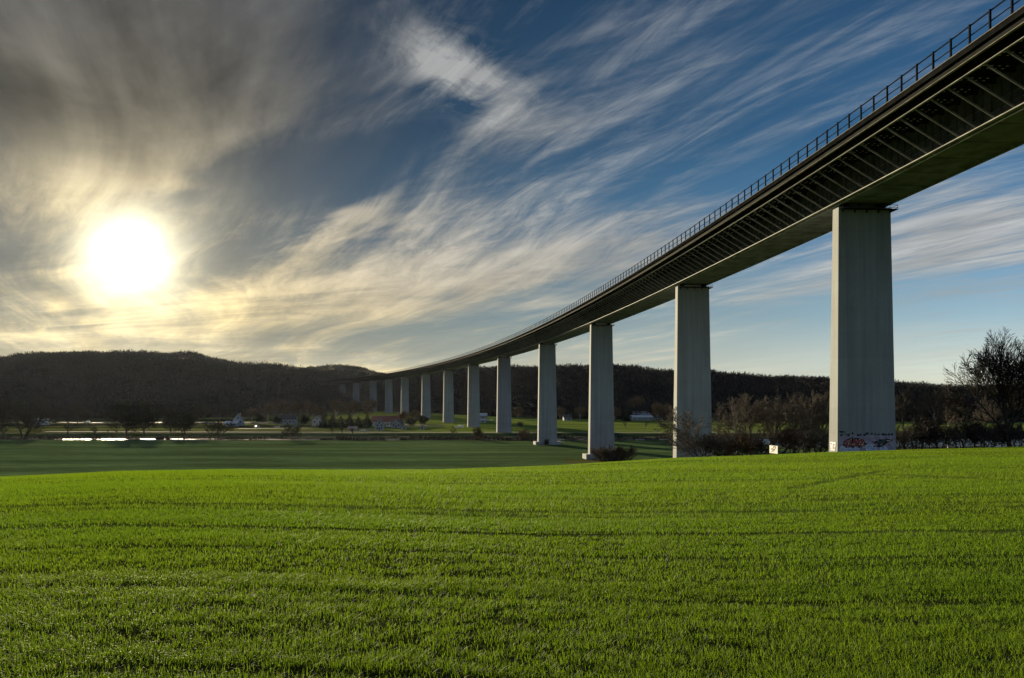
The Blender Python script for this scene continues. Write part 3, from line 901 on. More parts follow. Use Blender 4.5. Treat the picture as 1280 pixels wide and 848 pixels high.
# ------------------------------------------------------------------ woods on the hills: one far-off mass
def build_forest():
    n = 26000
    t = RNG.uniform(-.86, .86, n); u = RNG.random(n)
    xs = t * F + 640
    D = np.interp(xs, _dx, _dd); B = np.interp(xs, _dx, _db)
    Y = B - 5 + (D + 60 - B) * u
    n2 = 2600
    t2 = S2T(RNG.uniform(320, 540, n2)); Y2 = RNG.uniform(1600, 2100, n2)
    t = np.concatenate([t, t2]); Y = np.concatenate([Y, Y2])
    X = t * Y
    z = terrain(X, Y) + EYE
    # stay out of the viaduct's corridor
    h = RNG.uniform(.72, 1.0, len(X)) * 15 * (.75 + .5 * vnoise(X / 45, Y / 45, 41))
    w = h * RNG.uniform(.36, .52, len(X))
    keep = (terrain(X, Y) > -17.5) & ~((np.abs(viaduct_offset(X, Y)) < 17) & (Y < 1420))
    X, Y, z, h, w = X[keep], Y[keep], z[keep], h[keep], w[keep]
    n = len(X)
    m = 30
    q = RNG.normal(0, 1, (n, m, 3)); q /= np.linalg.norm(q, axis=2)[:, :, None]
    q *= RNG.random((n, m, 1)) ** .4
    P = np.stack([X[:, None] + q[:, :, 0] * w[:, None], Y[:, None] + q[:, :, 1] * w[:, None], z[:, None] + h[:, None] * (.62 + .36 * q[:, :, 2])], -1)
    d = q.copy(); d[:, :, 2] += .35; d += RNG.normal(0, .3, d.shape); d /= np.linalg.norm(d, axis=2)[:, :, None]
    L = (RNG.uniform(.12, .26, (n, m)) * h[:, None])[:, :, None]
    sd = np.cross(d, RNG.normal(0, 1, d.shape)); sd /= np.linalg.norm(sd, axis=2)[:, :, None]
    wd = L * RNG.uniform(.10, .26, (n, m, 1))
    V = np.stack([P - sd * wd, P + sd * wd, P + d * L], 2).reshape(-1, 3)
    tone = .85 + .3 * RNG.random(n); grey = RNG.random(n)
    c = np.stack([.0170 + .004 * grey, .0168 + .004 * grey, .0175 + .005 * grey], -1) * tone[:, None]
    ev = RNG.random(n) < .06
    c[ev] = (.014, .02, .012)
    C = np.repeat(c, m * 3, axis=0)
    # trunks
    a = RNG.uniform(0, 6.28, n); tw_ = RNG.uniform(.16, .34, n)
    bx, by = np.cos(a) * tw_, np.sin(a) * tw_
    Vt = []
    for k in range(3):
        th = a + k * 2.094
        Vt.append(np.stack([X + np.cos(th) * tw_, Y + np.sin(th) * tw_, z - .5], -1))
    Vt.append(np.stack([X, Y, z + h * .85], -1))
    Vt = np.stack(Vt, 1)
    fT = (np.arange(n)[:, None, None] * 4 + np.array([[[0, 1, 3], [1, 2, 3], [2, 0, 3]]])).reshape(-1, 3)
    B_ = np.interp(X / Y * F + 640, _dx, _db); D_ = np.interp(X / Y * F + 640, _dx, _dd)
    rim = (Y > B_ + .75 * (D_ - B_)) & (RNG.random(n) < .4)          # sunlit hilltop stems, the light put in as a pale colour
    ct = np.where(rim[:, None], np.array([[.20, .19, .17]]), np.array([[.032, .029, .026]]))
    F0 = np.arange(len(V)).reshape(-1, 3)
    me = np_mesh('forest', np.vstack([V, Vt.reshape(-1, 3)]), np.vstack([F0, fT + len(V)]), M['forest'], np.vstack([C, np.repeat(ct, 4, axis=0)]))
    o = link(bpy.data.objects.new('forest', me))
    tag(o, 'dark leafless winter wood covering the long hills behind the valley', 'forest', kind='stuff')

# ------------------------------------------------------------------ the viaduct
RAD = 3040.0
TH0 = R(4.5)
P1X, P1Y = 57.3, 131.7
SOFFIT = 32.7 + EYE
# circle centre lies to the left of the road
CXc, CYc = P1X - RAD * math.cos(TH0), P1Y - RAD * math.sin(TH0)
def vpos(s, l=0.0, h=0.0):
    th = TH0 + s / RAD
    r = RAD + l
    return (CXc + r * math.cos(th), CYc + r * math.sin(th), SOFFIT + h)
def viaduct_offset(x, y):
    return np.hypot(x - CXc, y - CYc) - RAD
def s_at(xs):
    lo, hi = -20.0, 1400.0
    for _ in range(60):
        m = (lo + hi) / 2
        x, y, _z = vpos(m)
        if 640 + F * x / y > xs: lo = m
        else: hi = m
    return lo
PIER_XS = [1077.5, 865.5, 751.5, 684, 630, 592, 560.5, 532.5, 506, 486, 466.5]
PIER_S = [s_at(a) for a in PIER_XS]
PIER_S += [PIER_S[-1] + 98, PIER_S[-1] + 178]
S0, S1 = -115.0, 1330.0

VIA = empty('viaduct', (P1X, P1Y, gz(P1X, P1Y)), 0, 'long curved motorway viaduct on tall concrete piers crossing the whole valley', 'viaduct')
VOFF = Vector(VIA.location)
def vlocal(p): return (p[0] - VOFF.x, p[1] - VOFF.y, p[2] - VOFF.z)

def sweep(mb, poly, s0, s1, ds=8.0, mat=0, caps=True):
    n = max(1, int((s1 - s0) / ds)); k = len(poly)
    v = []
    for i in range(n + 1):
        s = s0 + (s1 - s0) * i / n
        v += [vlocal(vpos(s, l, h)) for (l, h) in poly]
    f = []
    for i in range(n):
        for j in range(k):
            a = i * k + j; b = i * k + (j + 1) % k
            f.append((a, b, b + k, a + k))
    f += [tuple(range(k)), tuple(range(n * k, n * k + k))]
    mb.add(v, f, mat)
def rect(l0, l1, h0, h1): return [(l0, h0), (l1, h0), (l1, h1), (l0, h1)]

g = MB(); sweep(g, rect(-4.4, 4.4, 0, 4.75), S0, S1)
def rib_box(mb, s0, s1, poly):
    a = [vlocal(vpos(s0, l, h)) for (l, h) in poly]
    b = [vlocal(vpos(s1, l, h)) for (l, h) in poly]
    mb.add(a + b, [(0, 1, 2, 3), (7, 6, 5, 4), (0, 4, 5, 1), (1, 5, 6, 2), (2, 6, 7, 3), (3, 7, 4, 0)])
for sgn in (-1, 1):                                      # web stiffeners and the seams of the bottom plates
    for h in (1.05, 2.1):
        sweep(g, rect(*sorted((sgn * 4.405, sgn * 4.56)), h, h + .03), S0, S1)
    s = -100.0
    while s < 420:
        rib_box(g, s, s + .05, [(sgn * 4.405, .12), (sgn * 4.405, 4.5), (sgn * 4.62, 4.5), (sgn * 4.62, .12)])
        s += 1.65
s = -98.0
while s < 500:
    rib_box(g, s, s + .08, [(-4.0, -.004), (4.0, -.004), (4.0, -.05), (-4.0, -.05)])
    s += 6.6
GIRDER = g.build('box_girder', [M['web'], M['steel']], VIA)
for p_ in GIRDER.data.polygons:                          # downward faces take a paler tone than the webs
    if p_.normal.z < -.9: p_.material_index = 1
fl = MB()
for sgn in (-1, 1):
    sweep(fl, rect(*sorted((sgn * 4.403, sgn * 4.85)), -.02, .10), S0, S1)
fl.build('bottom_flange', M['steel_light'], GIRDER)
tr_ = MB()
for sgn in (-1, 1):
    sweep(tr_, rect(*sorted((sgn * 4.05, sgn * 4.25)), -.30, -.18), S0, S1)
    s = -100.0
    while s < 700:
        tr_.bar(vlocal(vpos(s, sgn * 4.15, -.18)), vlocal(vpos(s, sgn * 4.15, -.002)), .22, .5)
        s += 3.3
tr_.build('inspection_rail', M['steel_light'], GIRDER)
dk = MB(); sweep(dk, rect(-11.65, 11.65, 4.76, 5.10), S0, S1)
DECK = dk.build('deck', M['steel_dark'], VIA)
ap = MB(); sweep(ap, rect(-11.5, 11.5, 5.104, 5.16), S0, S1); ap.build('roadway', M['asphalt'], DECK)
rb = MB()
for sgn in (-1, 1):
    for l in (5.2, 6.0, 6.8, 7.6, 8.4, 9.2, 11.1):
        sweep(rb, rect(*sorted((sgn * l, sgn * (l + .05))), 4.48, 4.757), S0, 700)
rb.build('deck_rib', M['steel_dark'], DECK)
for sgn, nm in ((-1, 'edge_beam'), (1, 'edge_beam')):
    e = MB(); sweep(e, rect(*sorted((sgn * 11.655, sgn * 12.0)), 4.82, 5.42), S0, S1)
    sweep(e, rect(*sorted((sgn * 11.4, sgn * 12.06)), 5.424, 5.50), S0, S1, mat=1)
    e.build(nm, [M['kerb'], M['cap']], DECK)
    e = MB(); sweep(e, rect(*sorted((sgn * 11.55, sgn * 11.62)), 4.15, 4.757), S0, S1)
    sweep(e, rect(*sorted((sgn * 11.42, sgn * 11.76)), 4.08, 4.147), S0, S1, mat=1)
    e.build('edge_girder', [M['steel_dark'], M['cap']], DECK)
    e = MB(); sweep(e, rect(*sorted((sgn * 10.25, sgn * 10.55)), 3.46, 3.57), S0, S1, mat=1)
    sweep(e, rect(*sorted((sgn * 10.37, sgn * 10.43)), 3.573, 4.757), S0, S1)
    e.build('stringer', [M['steel_dark'], M['steel_light']], DECK)

STEP = 3.3
STN = list(np.arange(-49.5, S1 - 3, STEP))
PRE = list(np.arange(-112.2, -50, STEP))
def crossbeam(mb, s, sgn):
    mb.bar(vlocal(vpos(s, sgn * 4.45, 4.36)), vlocal(vpos(s, sgn * 11.5, 4.49)), .10, .50)
def strut_geo(mb, s, sgn):
    mb.bar(vlocal(vpos(s, sgn * 4.62, .26)), vlocal(vpos(s, sgn * 10.27, 3.52)), .19, .20)
cb = MB(); far = MB(); clip = MB()
for s in PRE + STN:
    for sgn in (-1, 1):
        crossbeam(cb, s, sgn)
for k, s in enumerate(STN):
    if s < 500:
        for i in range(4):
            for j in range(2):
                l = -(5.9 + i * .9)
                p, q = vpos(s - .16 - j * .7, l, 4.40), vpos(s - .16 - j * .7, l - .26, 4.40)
                clip.bar(vlocal(p), vlocal(q), .16, .05)  # small pale plates added to show as rows of dots
    if k < 100:
        m = MB(); strut_geo(m, s, -1); m.build('strut', M['strut'], VIA)
    else:
        strut_geo(far, s, -1)
    strut_geo(far, s, 1)
for s in PRE:
    strut_geo(far, s, -1); strut_geo(far, s, 1)
o = far.build('strut', M['strut'], VIA); o['kind'] = 'stuff'
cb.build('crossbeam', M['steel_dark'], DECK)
clip.build('pale_plate', M['zinc'], DECK)

# railings
for sgn in (-1, 1):
    r_ = MB()
    for h, th in ((7.52, .12), (6.45, .09)):
        sweep(r_, rect(*sorted((sgn * 11.72, sgn * (11.72 + th))), h, h + th), S0, S1, 4.0)
    RA = r_.build('railing', M['rail'], VIA)
    fp = MB()
    for k, s in enumerate(STN + PRE):
        a, b = vlocal(vpos(s, sgn * 11.93, 5.503)), vlocal(vpos(s, sgn * 11.93, 7.63))
        if sgn < 0 and k < 100:
            m = MB(); m.bar(a, b, .20, .17, up=(0, 1, 0)); m.build('post', M['rail'], RA)
        else:
            fp.bar(a, b, .20, .17, up=(0, 1, 0))
    o = fp.build('post', M['rail'], RA); o['kind'] = 'stuff'

# piers
PIERS = []
def pier(i, s):
    x, y, _ = vpos(s)
    th = TH0 + s / RAD
    gzv = min(gz(x + dx, y + dy) for dx in (-5, 0, 5) for dy in (-2, 0, 2))
    topz = SOFFIT - .75
    footing = i in (2, 3)
    bot = gzv - .8
    h = topz - gzv
    wt, tt = 8.8, 2.2
    wb, tb = 8.8 + .0265 * h, 2.2 + .026 * h
    mb = MB()
    n = 8
    v = []
    cham = .12
    for k in range(n + 1):
        fr = k / n
        z = bot + (topz - bot) * fr
        w = (wb + (wt - wb) * fr) / 2; t = (tb + (tt - tb) * fr) / 2
        v += [(-w + cham, -t, z), (w - cham, -t, z), (w, -t + cham, z), (w, t - cham, z), (w - cham, t, z), (-w + cham, t, z), (-w, t - cham, z), (-w, -t + cham, z)]
    f = []
    for k in range(n):
        for j in range(8):
            a, b = k * 8 + j, k * 8 + (j + 1) % 8
            f.append((a, b, b + 8, a + 8))
    f += [tuple(reversed(range(8))), tuple(range(n * 8, n * 8 + 8))]
    mb.add([(p[0], p[1], p[2] - bot) for p in v], f)
    P = mb.build('pier', M['concrete'], VIA)
    P.location = vlocal((x, y, bot)); P.rotation_euler = (0, 0, th)
    H = topz - bot
    for l in (-3.1, 3.1):
        b = MB()
        b.box(l - .7, l + .7, -.6, .6, H + .002, H + .38)
        b.box(l - .5, l + .5, -.45, .45, H + .384, H + .746)
        b.build('bearing', M['steel_dark'], P)
    # inspection platform round the pier head, its guard rail
    if i < 7:
        w, t = wt / 2 + .02, tt / 2 + .03
        pf = MB()
        pf.box(-w + .3, w + .75, -t - .75, -t - .003, H - .42, H - .30)
        pf.box(-w + .3, w + .75, t + .003, t + .75, H - .42, H - .30)
        pf.box(w + .003, w + .75, -t + .001, t - .001, H - .417, H - .303)
        for l in np.linspace(-w + .6, w - .2, 5):
            pf.prism([(-t - .7, H - .424), (-t - .004, H - .424), (-t - .004, H - .95)], 'x', l - .05, l + .05)
        pf.build('inspection_platform', M['steel_dark'], P)
        gr = MB()
        cs = [(-w + .34, -t - .71), (w + .71, -t - .71), (w + .71, t + .71), (-w + .34, t + .71)]
        for a, c in zip(cs[:-1], cs[1:]):
            for hh in (.2, .62):
                gr.bar((*a, H - .30 + hh), (*c, H - .30 + hh), .05)
            L = math.hypot(c[0] - a[0], c[1] - a[1]); m = max(2, int(L / 1.25))
            for k in range(m + 1):
                px, py = a[0] + (c[0] - a[0]) * k / m, a[1] + (c[1] - a[1]) * k / m
                gr.bar((px, py, H - .298), (px, py, H - .30 + .66), .06)
        gr.build('guard_rail', M['rail'], P)
    if footing:
        fz = gzv - bot
        fo = MB()
        fo.box(-wb / 2 - 1.9, wb / 2 + 1.9, -tb / 2 - 1.6, tb / 2 + 1.6, fz - .9, fz + (2.0 if i == 2 else 1.7))
        fo.build('footing', M['concrete'], P, bevel=.08)
    if i == 0:
        graffiti(P, gzv - bot, H, wb, tb, wt, tt)
    PIERS.append(P)

def graffiti(P, z0, H, wb, tb, wt, tt):
    def face_y(z): return -(tb + (tt - tb) * z / H) / 2
    def half(z): return (wb + (wt - wb) * z / H) / 2
    mats = [M['g_lilac'], M['g_white'], M['g_red'], M['g_black'], M['g_cream'], M['g_blue'], M['g_green']]
    mb = MB()
    rng = random.Random(5)
    layer = [0]
    def poly(pts, mat, dep):
        """pts in (u 0..1 across the wide face, z metres above ground)"""
        v = []
        for (u, z) in pts:
            zz = z + z0
            w = half(zz) - .15
            v.append((-w + 2 * w * u, face_y(zz) - dep, zz))
        mb.add(v, [tuple(range(len(v)))], mat)
    def blob(u, z, ru, rz, mat, dep, jag=.25, n=14):
        poly([(min(.995, max(.005, u + ru * math.cos(6.283 * k / n) * (1 + rng.uniform(-jag, jag)))), z + rz * math.sin(6.283 * k / n) * (1 + rng.uniform(-jag, jag))) for k in range(n)], mat, dep)
    # primed band with a ragged upper edge
    edge = [(k / 24, 2.95 + rng.uniform(-.22, .22)) for k in range(25)]
    poly([(0, .15)] + [(k / 24, .15) for k in range(1, 25)] + edge[::-1], 0, .004)
    for k in range(15):                                                  # dark drips and tags along its top
        blob(.06 + k * .064 + rng.uniform(-.02, .02), 3.1 + rng.uniform(-.12, .25), .026, rng.uniform(.10, .2), 3, .008, .5, 9)
    blob(.05, 3.55, .05, .2, 3, .009, .4)
    # the big red piece: black outline, red letters, cream highlights
    blob(.27, 1.75, .20, .82, 3, .012, .22, 22)
    for u, w_, sl in ((.13, .035, .1), (.205, .04, -.15), (.285, .045, .1), (.36, .04, -.1), (.42, .03, .2)):
        poly([(u - w_, 1.2), (u - w_ * .2, 1.12), (u + w_ * .1, 1.5), (u + w_ * .5, 1.15), (u + w_, 1.25), (u + w_ * (.7 + sl), 2.25), (u + w_ * .1, 2.4), (u - w_ * .7, 2.2)], 2, .016)
    for u in (.17, .25, .33, .40):
        blob(u, 1.8 + rng.uniform(-.3, .35), .014, .22, 4, .020, .4, 8)
        blob(u + .03, 1.5, .010, .16, 4, .021, .4, 7)
    # pale bubbles
    for u, z, ru, rz in ((.06, .8, .055, .5), (.17, .62, .07, .36), (.30, .72, .07, .34), (.54, 1.0, .075, .62), (.79, .75, .065, .48), (.62, .75, .05, .4)):
        blob(u, z, ru, rz, 1, .024, .12, 18)
        blob(u, z - .02, ru * .72, rz * .68, 5, .028, .15, 16)
    # dark green arrow shape with black edge
    poly([(.60, 1.75), (.72, 2.3), (.88, 2.45), (.97, 2.1), (.90, 1.95), (.80, 1.4), (.74, .95), (.66, 1.15), (.70, 1.6)], 3, .014)
    poly([(.66, 1.75), (.75, 2.1), (.84, 2.15), (.80, 1.75), (.755, 1.25), (.71, 1.4), (.735, 1.7)], 6, .018)
    poly([(.84, 2.2), (.93, 2.2), (.945, 2.05), (.86, 1.98)], 4, .019)
    for k in range(70):                                                  # scrawled strokes over everything
        u0 = rng.choice((rng.uniform(.09, .47), rng.uniform(.58, .98)))
        z_ = rng.uniform(1.0, 2.5); L_ = rng.uniform(.012, .04); hz = rng.uniform(-.35, .35); w_ = rng.uniform(.04, .09)
        a_ = (u0, z_); c_ = (min(.99, u0 + L_), z_ + hz)
        poly([(a_[0], a_[1] - w_), (c_[0], c_[1] - w_), (c_[0], c_[1] + w_), (a_[0], a_[1] + w_)], rng.choice((3, 3, 3, 2, 4, 1, 5)), .032 + .0009 * k)
    mb.build('graffiti', mats, P)
    # white tag on the narrow sunlit face
    tg = MB()
    def xs_(z): return -(wb + (wt - wb) * z / H) / 2
    zc = z0 + 1.15
    def stroke(a, b, w=.13, dep=.012):
        (y0, h0), (y1, h1) = a, b
        L = math.hypot(y1 - y0, h1 - h0); nx, ny = -(h1 - h0) / L * w / 2, (y1 - y0) / L * w / 2
        tg.add([(xs_(zc + hh) - dep, yy, zc + hh) for yy, hh in ((y0 + nx, h0 + ny), (y1 + nx, h1 + ny), (y1 - nx, h1 - ny), (y0 - nx, h0 - ny))], [(0, 1, 2, 3)])
    # bold block scrawl seen from the field
    k = 0
    for a, b in [((1.0, .5), (.8, -.5)), ((.8, -.5), (.62, .3)), ((.62, .3), (.45, -.5)), ((.45, -.5), (.30, .5)), ((.15, .5), (-.25, .5)), ((.15, .5), (.1, -.5)), ((.1, 0), (-.2, .05)),
                 ((-.4, -.5), (-.5, .5)), ((-.5, .5), (-.85, .45)), ((-.85, .45), (-.8, 0)), ((-.8, 0), (-.45, -.02)), ((1.0, .62), (-.9, .62)), ((.9, -.62), (-.7, -.58))]:
        stroke(a, b, .17, .010 + .003 * k); k += 1
    tg.build('graffiti', M['g_white'], P)
for i, s in enumerate(PIER_S):
    pier(i, s)

build_forest()

# ------------------------------------------------------------------ village and farm buildings
def windows(par, spots, w, h, face, y):
    """each window its own part with a pane"""
    for (cx, cz) in spots:
        m = MB()
        if face == 'y':
            m.box(cx - w / 2 - .1, cx + w / 2 + .1, y - .06, y - .002, cz - h / 2 - .1, cz + h / 2 + .1)
        else:
            m.box(y - .06, y - .002, cx - w / 2 - .1, cx + w / 2 + .1, cz - h / 2 - .1, cz + h / 2 + .1)
        fr = m.build('window', M['white_wall'], par)
        m = MB()
        if face == 'y': m.box(cx - w / 2, cx + w / 2, y - .09, y - .063, cz - h / 2, cz + h / 2)
        else: m.box(y - .09, y - .063, cx - w / 2, cx + w / 2, cz - h / 2, cz + h / 2)
        m.build('pane', M['glass'], fr)

def house(name, xs, Y, W, D, He, Hr, rz, wall, roof, label, cat='house', gable='y', wins=(), chimney=True, door=None, group=None, win=(1.1, 1.3)):
    x, y, z = at(xs, Y)
    e = empty(name, (x, y, z - .3), rz, label, cat, group)
    w, d = W / 2, D / 2
    m = MB()
    if gable == 'y':       # gable end looks along -y
        m.prism([(-w, 0), (w, 0), (w, He), (0, Hr), (-w, He)], 'y', -d, d)
    else:
        m.prism([(-d, 0), (d, 0), (d, He), (0, Hr), (-d, He)], 'x', -w, w)
    m.build('wall', wall, e)
    r = MB()
    span = w if gable == 'y' else d
    sl = (Hr - He) / span
    ov, th = .4, .22
    for sg in (-1, 1):
        p = [(0, Hr + .02), (sg * (span + ov), He - sl * ov + .02), (sg * (span + ov), He - sl * ov + .02 + th), (0, Hr + .02 + th)]
        if gable == 'y': r.prism(p, 'y', -d - .35, d + .35)
        else: r.prism(p, 'x', -w - .35, w + .35)
    rf = r.build('roof', roof, e)
    if chimney:
        c = MB(); c.box(span * .25, span * .25 + .6, -.3, .3, Hr - span * .4 * sl, Hr + .9)
        c.build('chimney', M['pink_wall'], rf)
    windows(e, wins, win[0], win[1], 'y', -d)
    if door is not None:
        dm = MB(); dm.box(door - .5, door + .5, -d - .07, -d - .003, .3, 2.4); dm.build('door', M['dark_roof'], e)
    return e

house('village_house', 474.5, 600, 6.6, 9, 4.8, 8.2, R(8), M['white_wall'], M['dark_roof'], 'white gabled house with dark windows below the viaduct, end of the conifer row',
      wins=[(-1.5, 3.9), (1.5, 3.9), (-1.6, 1.8), (1.6, 1.8), (0, 6.1)], door=0)
house('village_house', 482, 668, 22, 9, 4.6, 9.2, R(3), M['cream_wall'], M['red_roof'], 'long house with a red tiled roof behind the white gabled house', gable='x',
      wins=[(-8, 2.4), (-5, 2.4), (-2, 2.4), (2, 2.4), (5, 2.4), (8, 2.4)], door=.2)
house('village_house', 497, 640, 8, 8, 4.2, 7.4, R(-10), M['grey_wall'], M['dark_roof'], 'grey house with dark roof right of the white gabled house', wins=[(-2, 2.6), (2, 2.6)], door=0)
house('village_house', 298.5, 690, 8, 10, 5.5, 10.5, R(12), M['white_wall'], M['dark_roof'], 'small white gable end standing alone under the left hill',
      wins=[(-1.8, 3.6), (1.8, 3.6), (0, 7)], door=0)
house('village_house', 290, 680, 10, 7, 2.6, 4.2, R(10), M['white_wall'], M['pale_roof'], 'low pale outbuilding left of the small white gable', gable='x', wins=[(-3, 1.5), (3, 1.5)], chimney=False, door=0)
house('village_house', 361, 720, 14, 9, 5, 8.5, R(4), M['grey_wall'], M['dark_roof'], 'wide grey house with dark roof behind the parked cars', gable='x', wins=[(-5, 2.8), (-2, 2.8), (2, 2.8), (5, 2.8)], door=0)
house('village_house', 398, 690, 9, 9, 5.2, 9, R(0), M['cream_wall'], M['dark_roof'], 'pale house at the left end of the conifer row', wins=[(-2.3, 3.4), (2.3, 3.4), (0, 6.4)], door=0)
house('garden_shed', 441, 583, 6, 4, 2.3, 3.4, R(0), M['pink_wall'], M['pink_wall'], 'low pinkish shed in front of the conifer row', 'shed', gable='x', wins=[(-1.8, 1.5), (1.8, 1.5)], chimney=False, door=0, win=(.7, .7))
house('garden_shed', 505.5, 610, 3.6, 4, 2.4, 3.4, R(0), M['white_wall'], M['dark_roof'], 'tiny white shed among the bushes right of the grey house', 'shed', wins=[], chimney=False, door=0)
house('garden_shed', 528, 612, 3.2, 4, 2.3, 3.3, R(0), M['white_wall'], M['dark_roof'], 'tiny white shed half hidden under the eighth pier', 'shed', wins=[], chimney=False, door=0)
house('warehouse', 52, 700, 7.5, 10, 5.8, 6.6, R(2), M['blue_wall'], M['dark_roof'], 'pale blue square building among the dark trees on the left', 'warehouse', wins=[(-2, 4), (2, 4)], chimney=False, door=0)
house('farm_shed', 802, 815, 22, 11, 3.4, 5.2, R(2), M['white_wall'], M['pale_roof'], 'longest white shed at the foot of the right hill', 'shed', gable='x', wins=[(-8, 1.8), (-3, 1.8), (3, 1.8), (8, 1.8)], chimney=False, door=.2)
house('farm_shed', 806, 850, 26, 11, 4.2, 7.5, R(0), M['grey_wall'], M['pale_roof'], 'pale roofed barn behind the longest white shed', 'barn', gable='x', wins=[(-9, 2.2), (9, 2.2)], chimney=False, door=0)
house('farm_shed', 784, 810, 8, 8, 3, 4.6, R(0), M['white_wall'], M['dark_roof'], 'small white outbuilding left of the longest white shed', 'shed', gable='x', wins=[(-2, 1.7), (2, 1.7)], chimney=False, door=0)
house('farm_shed', 822, 806, 6, 7, 2.8, 4.2, R(0), M['white_wall'], M['dark_roof'], 'small white outbuilding right of the longest white shed', 'shed', gable='x', wins=[(-1.6, 1.6), (1.6, 1.6)], chimney=False, door=0)
house('village_house', 709, 812, 8, 8, 3.2, 6, R(6), M['white_wall'], M['dark_roof'], 'white house under the hill between third and fourth piers', gable='x', wins=[(-2.4, 1.9), (0, 1.9), (2.4, 1.9)], door=1.2)
house('farm_shed', 597, 760, 16, 7, 2.6, 3.6, R(0), M['white_wall'], M['pale_roof'], 'long low pale shed seen between fifth and seventh piers', 'shed', gable='x', wins=[(-5, 1.5), (5, 1.5)], chimney=False, door=0)
house('farm_shed', 598, 850, 18, 8, 4, 6.4, R(0), M['grey_wall'], M['pale_roof'], 'pale roofed barn behind the low shed between the piers', 'barn', gable='x', wins=[(-5, 2), (5, 2)], chimney=False, door=0)

# ------------------------------------------------------------------ parked cars
def make_car(van=False):
    body, glass = MB(), MB()
    if van:
        prof = [(-2.4, .35), (2.35, .35), (2.4, .9), (1.75, 1.15), (1.2, 1.95), (-2.35, 2.0), (-2.4, 1.0)]
        gl = [(1.66, 1.18), (1.18, 1.80), (.35, 1.80), (.35, 1.18)]
    else:
        prof = [(-2.1, .32), (2.1, .32), (2.15, .75), (1.15, .92), (.45, 1.42), (-1.0, 1.46), (-1.85, .98), (-2.15, .85)]
        gl = [(.98, .96), (.42, 1.36), (-.95, 1.39), (-1.6, .98)]
    wd = .95 if van else .86
    body.prism(prof, 'y', -wd, wd)
    glass.prism(gl, 'y', -wd - .006, wd + .006)
    wheel = MB(); wheel.tube((0, -.11, 0), (0, .11, 0), .34, .34, 14)
    rim = MB(); rim.tube((0, -.125, 0), (0, .125, 0), .19, .19, 10)
    lamp = MB(); lamp.box(-.02, .02, -.18, .18, -.07, .07)
    return (body, glass, wheel, rim, lamp, wd, van)
CARMESH = {}
def car(xs, Y, rz, paint, label, van=False, cat=None):
    key = (paint, van)
    if key not in CARMESH:
        b, g_, w, r_, lp, wd, _ = make_car(van)
        CARMESH[key] = (b.mesh('body', M[paint], bevel=.05), g_.mesh('window', M['glass']), w.mesh('wheel', M['rubber']), r_.mesh('rim', M['zinc']), lp.mesh('headlight', M['zinc']), wd)
    b, g_, w, r_, lp, wd = CARMESH[key]
    e = empty('parked_van' if van else 'parked_car', at(xs, Y, .02), rz, label, cat or ('van' if van else 'car'), 'vehicles parked in the village')
    link(bpy.data.objects.new('body', b), e); link(bpy.data.objects.new('window', g_), e)
    for fx in (-1.35, 1.35):
        for sy in (-1, 1):
            wh = link(bpy.data.objects.new('wheel', w), e); wh.location = (fx, sy * (wd - .06), .34)
            link(bpy.data.objects.new('rim', r_), wh)
    for sy in (-1, 1):
        h = link(bpy.data.objects.new('headlight', lp), e); h.location = (2.41 if van else 2.15, sy * .6, .68)
    return e
car(321.5, 645, R(200), 'car_white', 'white car parked alone left of the other cars on the village lane')
car(346.5, 640, R(185), 'car_white', 'white car parked on the lane before the wide grey house')
car(371, 645, R(5), 'car_grey', 'grey van parked beside the wide grey house', True)
car(453, 578, R(180), 'car_white', 'white car parked right of the pinkish shed')
car(461, 586, R(175), 'car_grey', 'grey car parked behind the white one near the pinkish shed')
car(570.5, 640, R(190), 'car_white', 'left one of two cars parked between sixth and seventh piers')
car(576, 642, R(185), 'car_white', 'white van on the right of two vehicles between sixth and seventh piers', True)
car(109, 745, R(180), 'car_white', 'white van on the road below the left hill', True)
car(608, 800, R(180), 'car_white', 'left one of two white cars right of the sixth pier under the hill')
car(613.5, 800, R(180), 'car_white', 'right one of two white cars right of the sixth pier under the hill')

# ------------------------------------------------------------------ small things
def white_board():
    x, y, z = at(967, 124)
    e = empty('notice_board', (x, y, z), R(-78), 'white square board with a black slanted mark at the field edge', 'board')
    m = MB(); m.box(-1.2, 1.2, -.03, .03, .25, 1.46); b = m.build('panel', M['sign_white'], e, bevel=.01)
    k = MB()
    for a, c in (((-.32, .42), (.12, 1.0)), ((.0, .52), (.36, 1.30)), ((-.1, 1.18), (.3, 1.36)), ((-.36, .9), (-.05, .96))):
        L = math.hypot(c[0] - a[0], c[1] - a[1]); a, c = (a[0] * 2, a[1]), (c[0] * 2, c[1]); nx, nz = -(c[1] - a[1]) / L * .09, (c[0] - a[0]) / L * .06
        k.add([(a[0] + nx, -.034, a[1] + nz), (c[0] + nx, -.034, c[1] + nz), (c[0] - nx, -.034, c[1] - nz), (a[0] - nx, -.034, a[1] - nz)], [(0, 1, 2, 3)])
    k.build('painted_mark', M['ink'], b)
    for sx in (-1, 1):
        p = MB(); p.box(sx * .9 - .05, sx * .9 + .05, .034, .13, -.4, 1.5); p.build('leg', M['wood'], e)
white_board()
def post(xs, Y, h, w, label, group='dark posts on the river bank'):
    m = MB(); m.tube((0, 0, -.3), (0, 0, h), w, w * .85, 8); m.tube((0, 0, h), (0, 0, h + .12), w * 1.15, w * .6, 8)
    o = m.build('mooring_post', M['wood']); o.location = at(xs, Y)
    tag(o, label, 'post', group)
post(481.5, 468, 2.3, .22, 'left one of two short dark posts standing together on the near bank')
post(484.8, 468, 2.1, .22, 'right one of two short dark posts standing together on the near bank')
post(495, 472, 4.2, .2, 'taller dark post on the near bank right of the short pair')

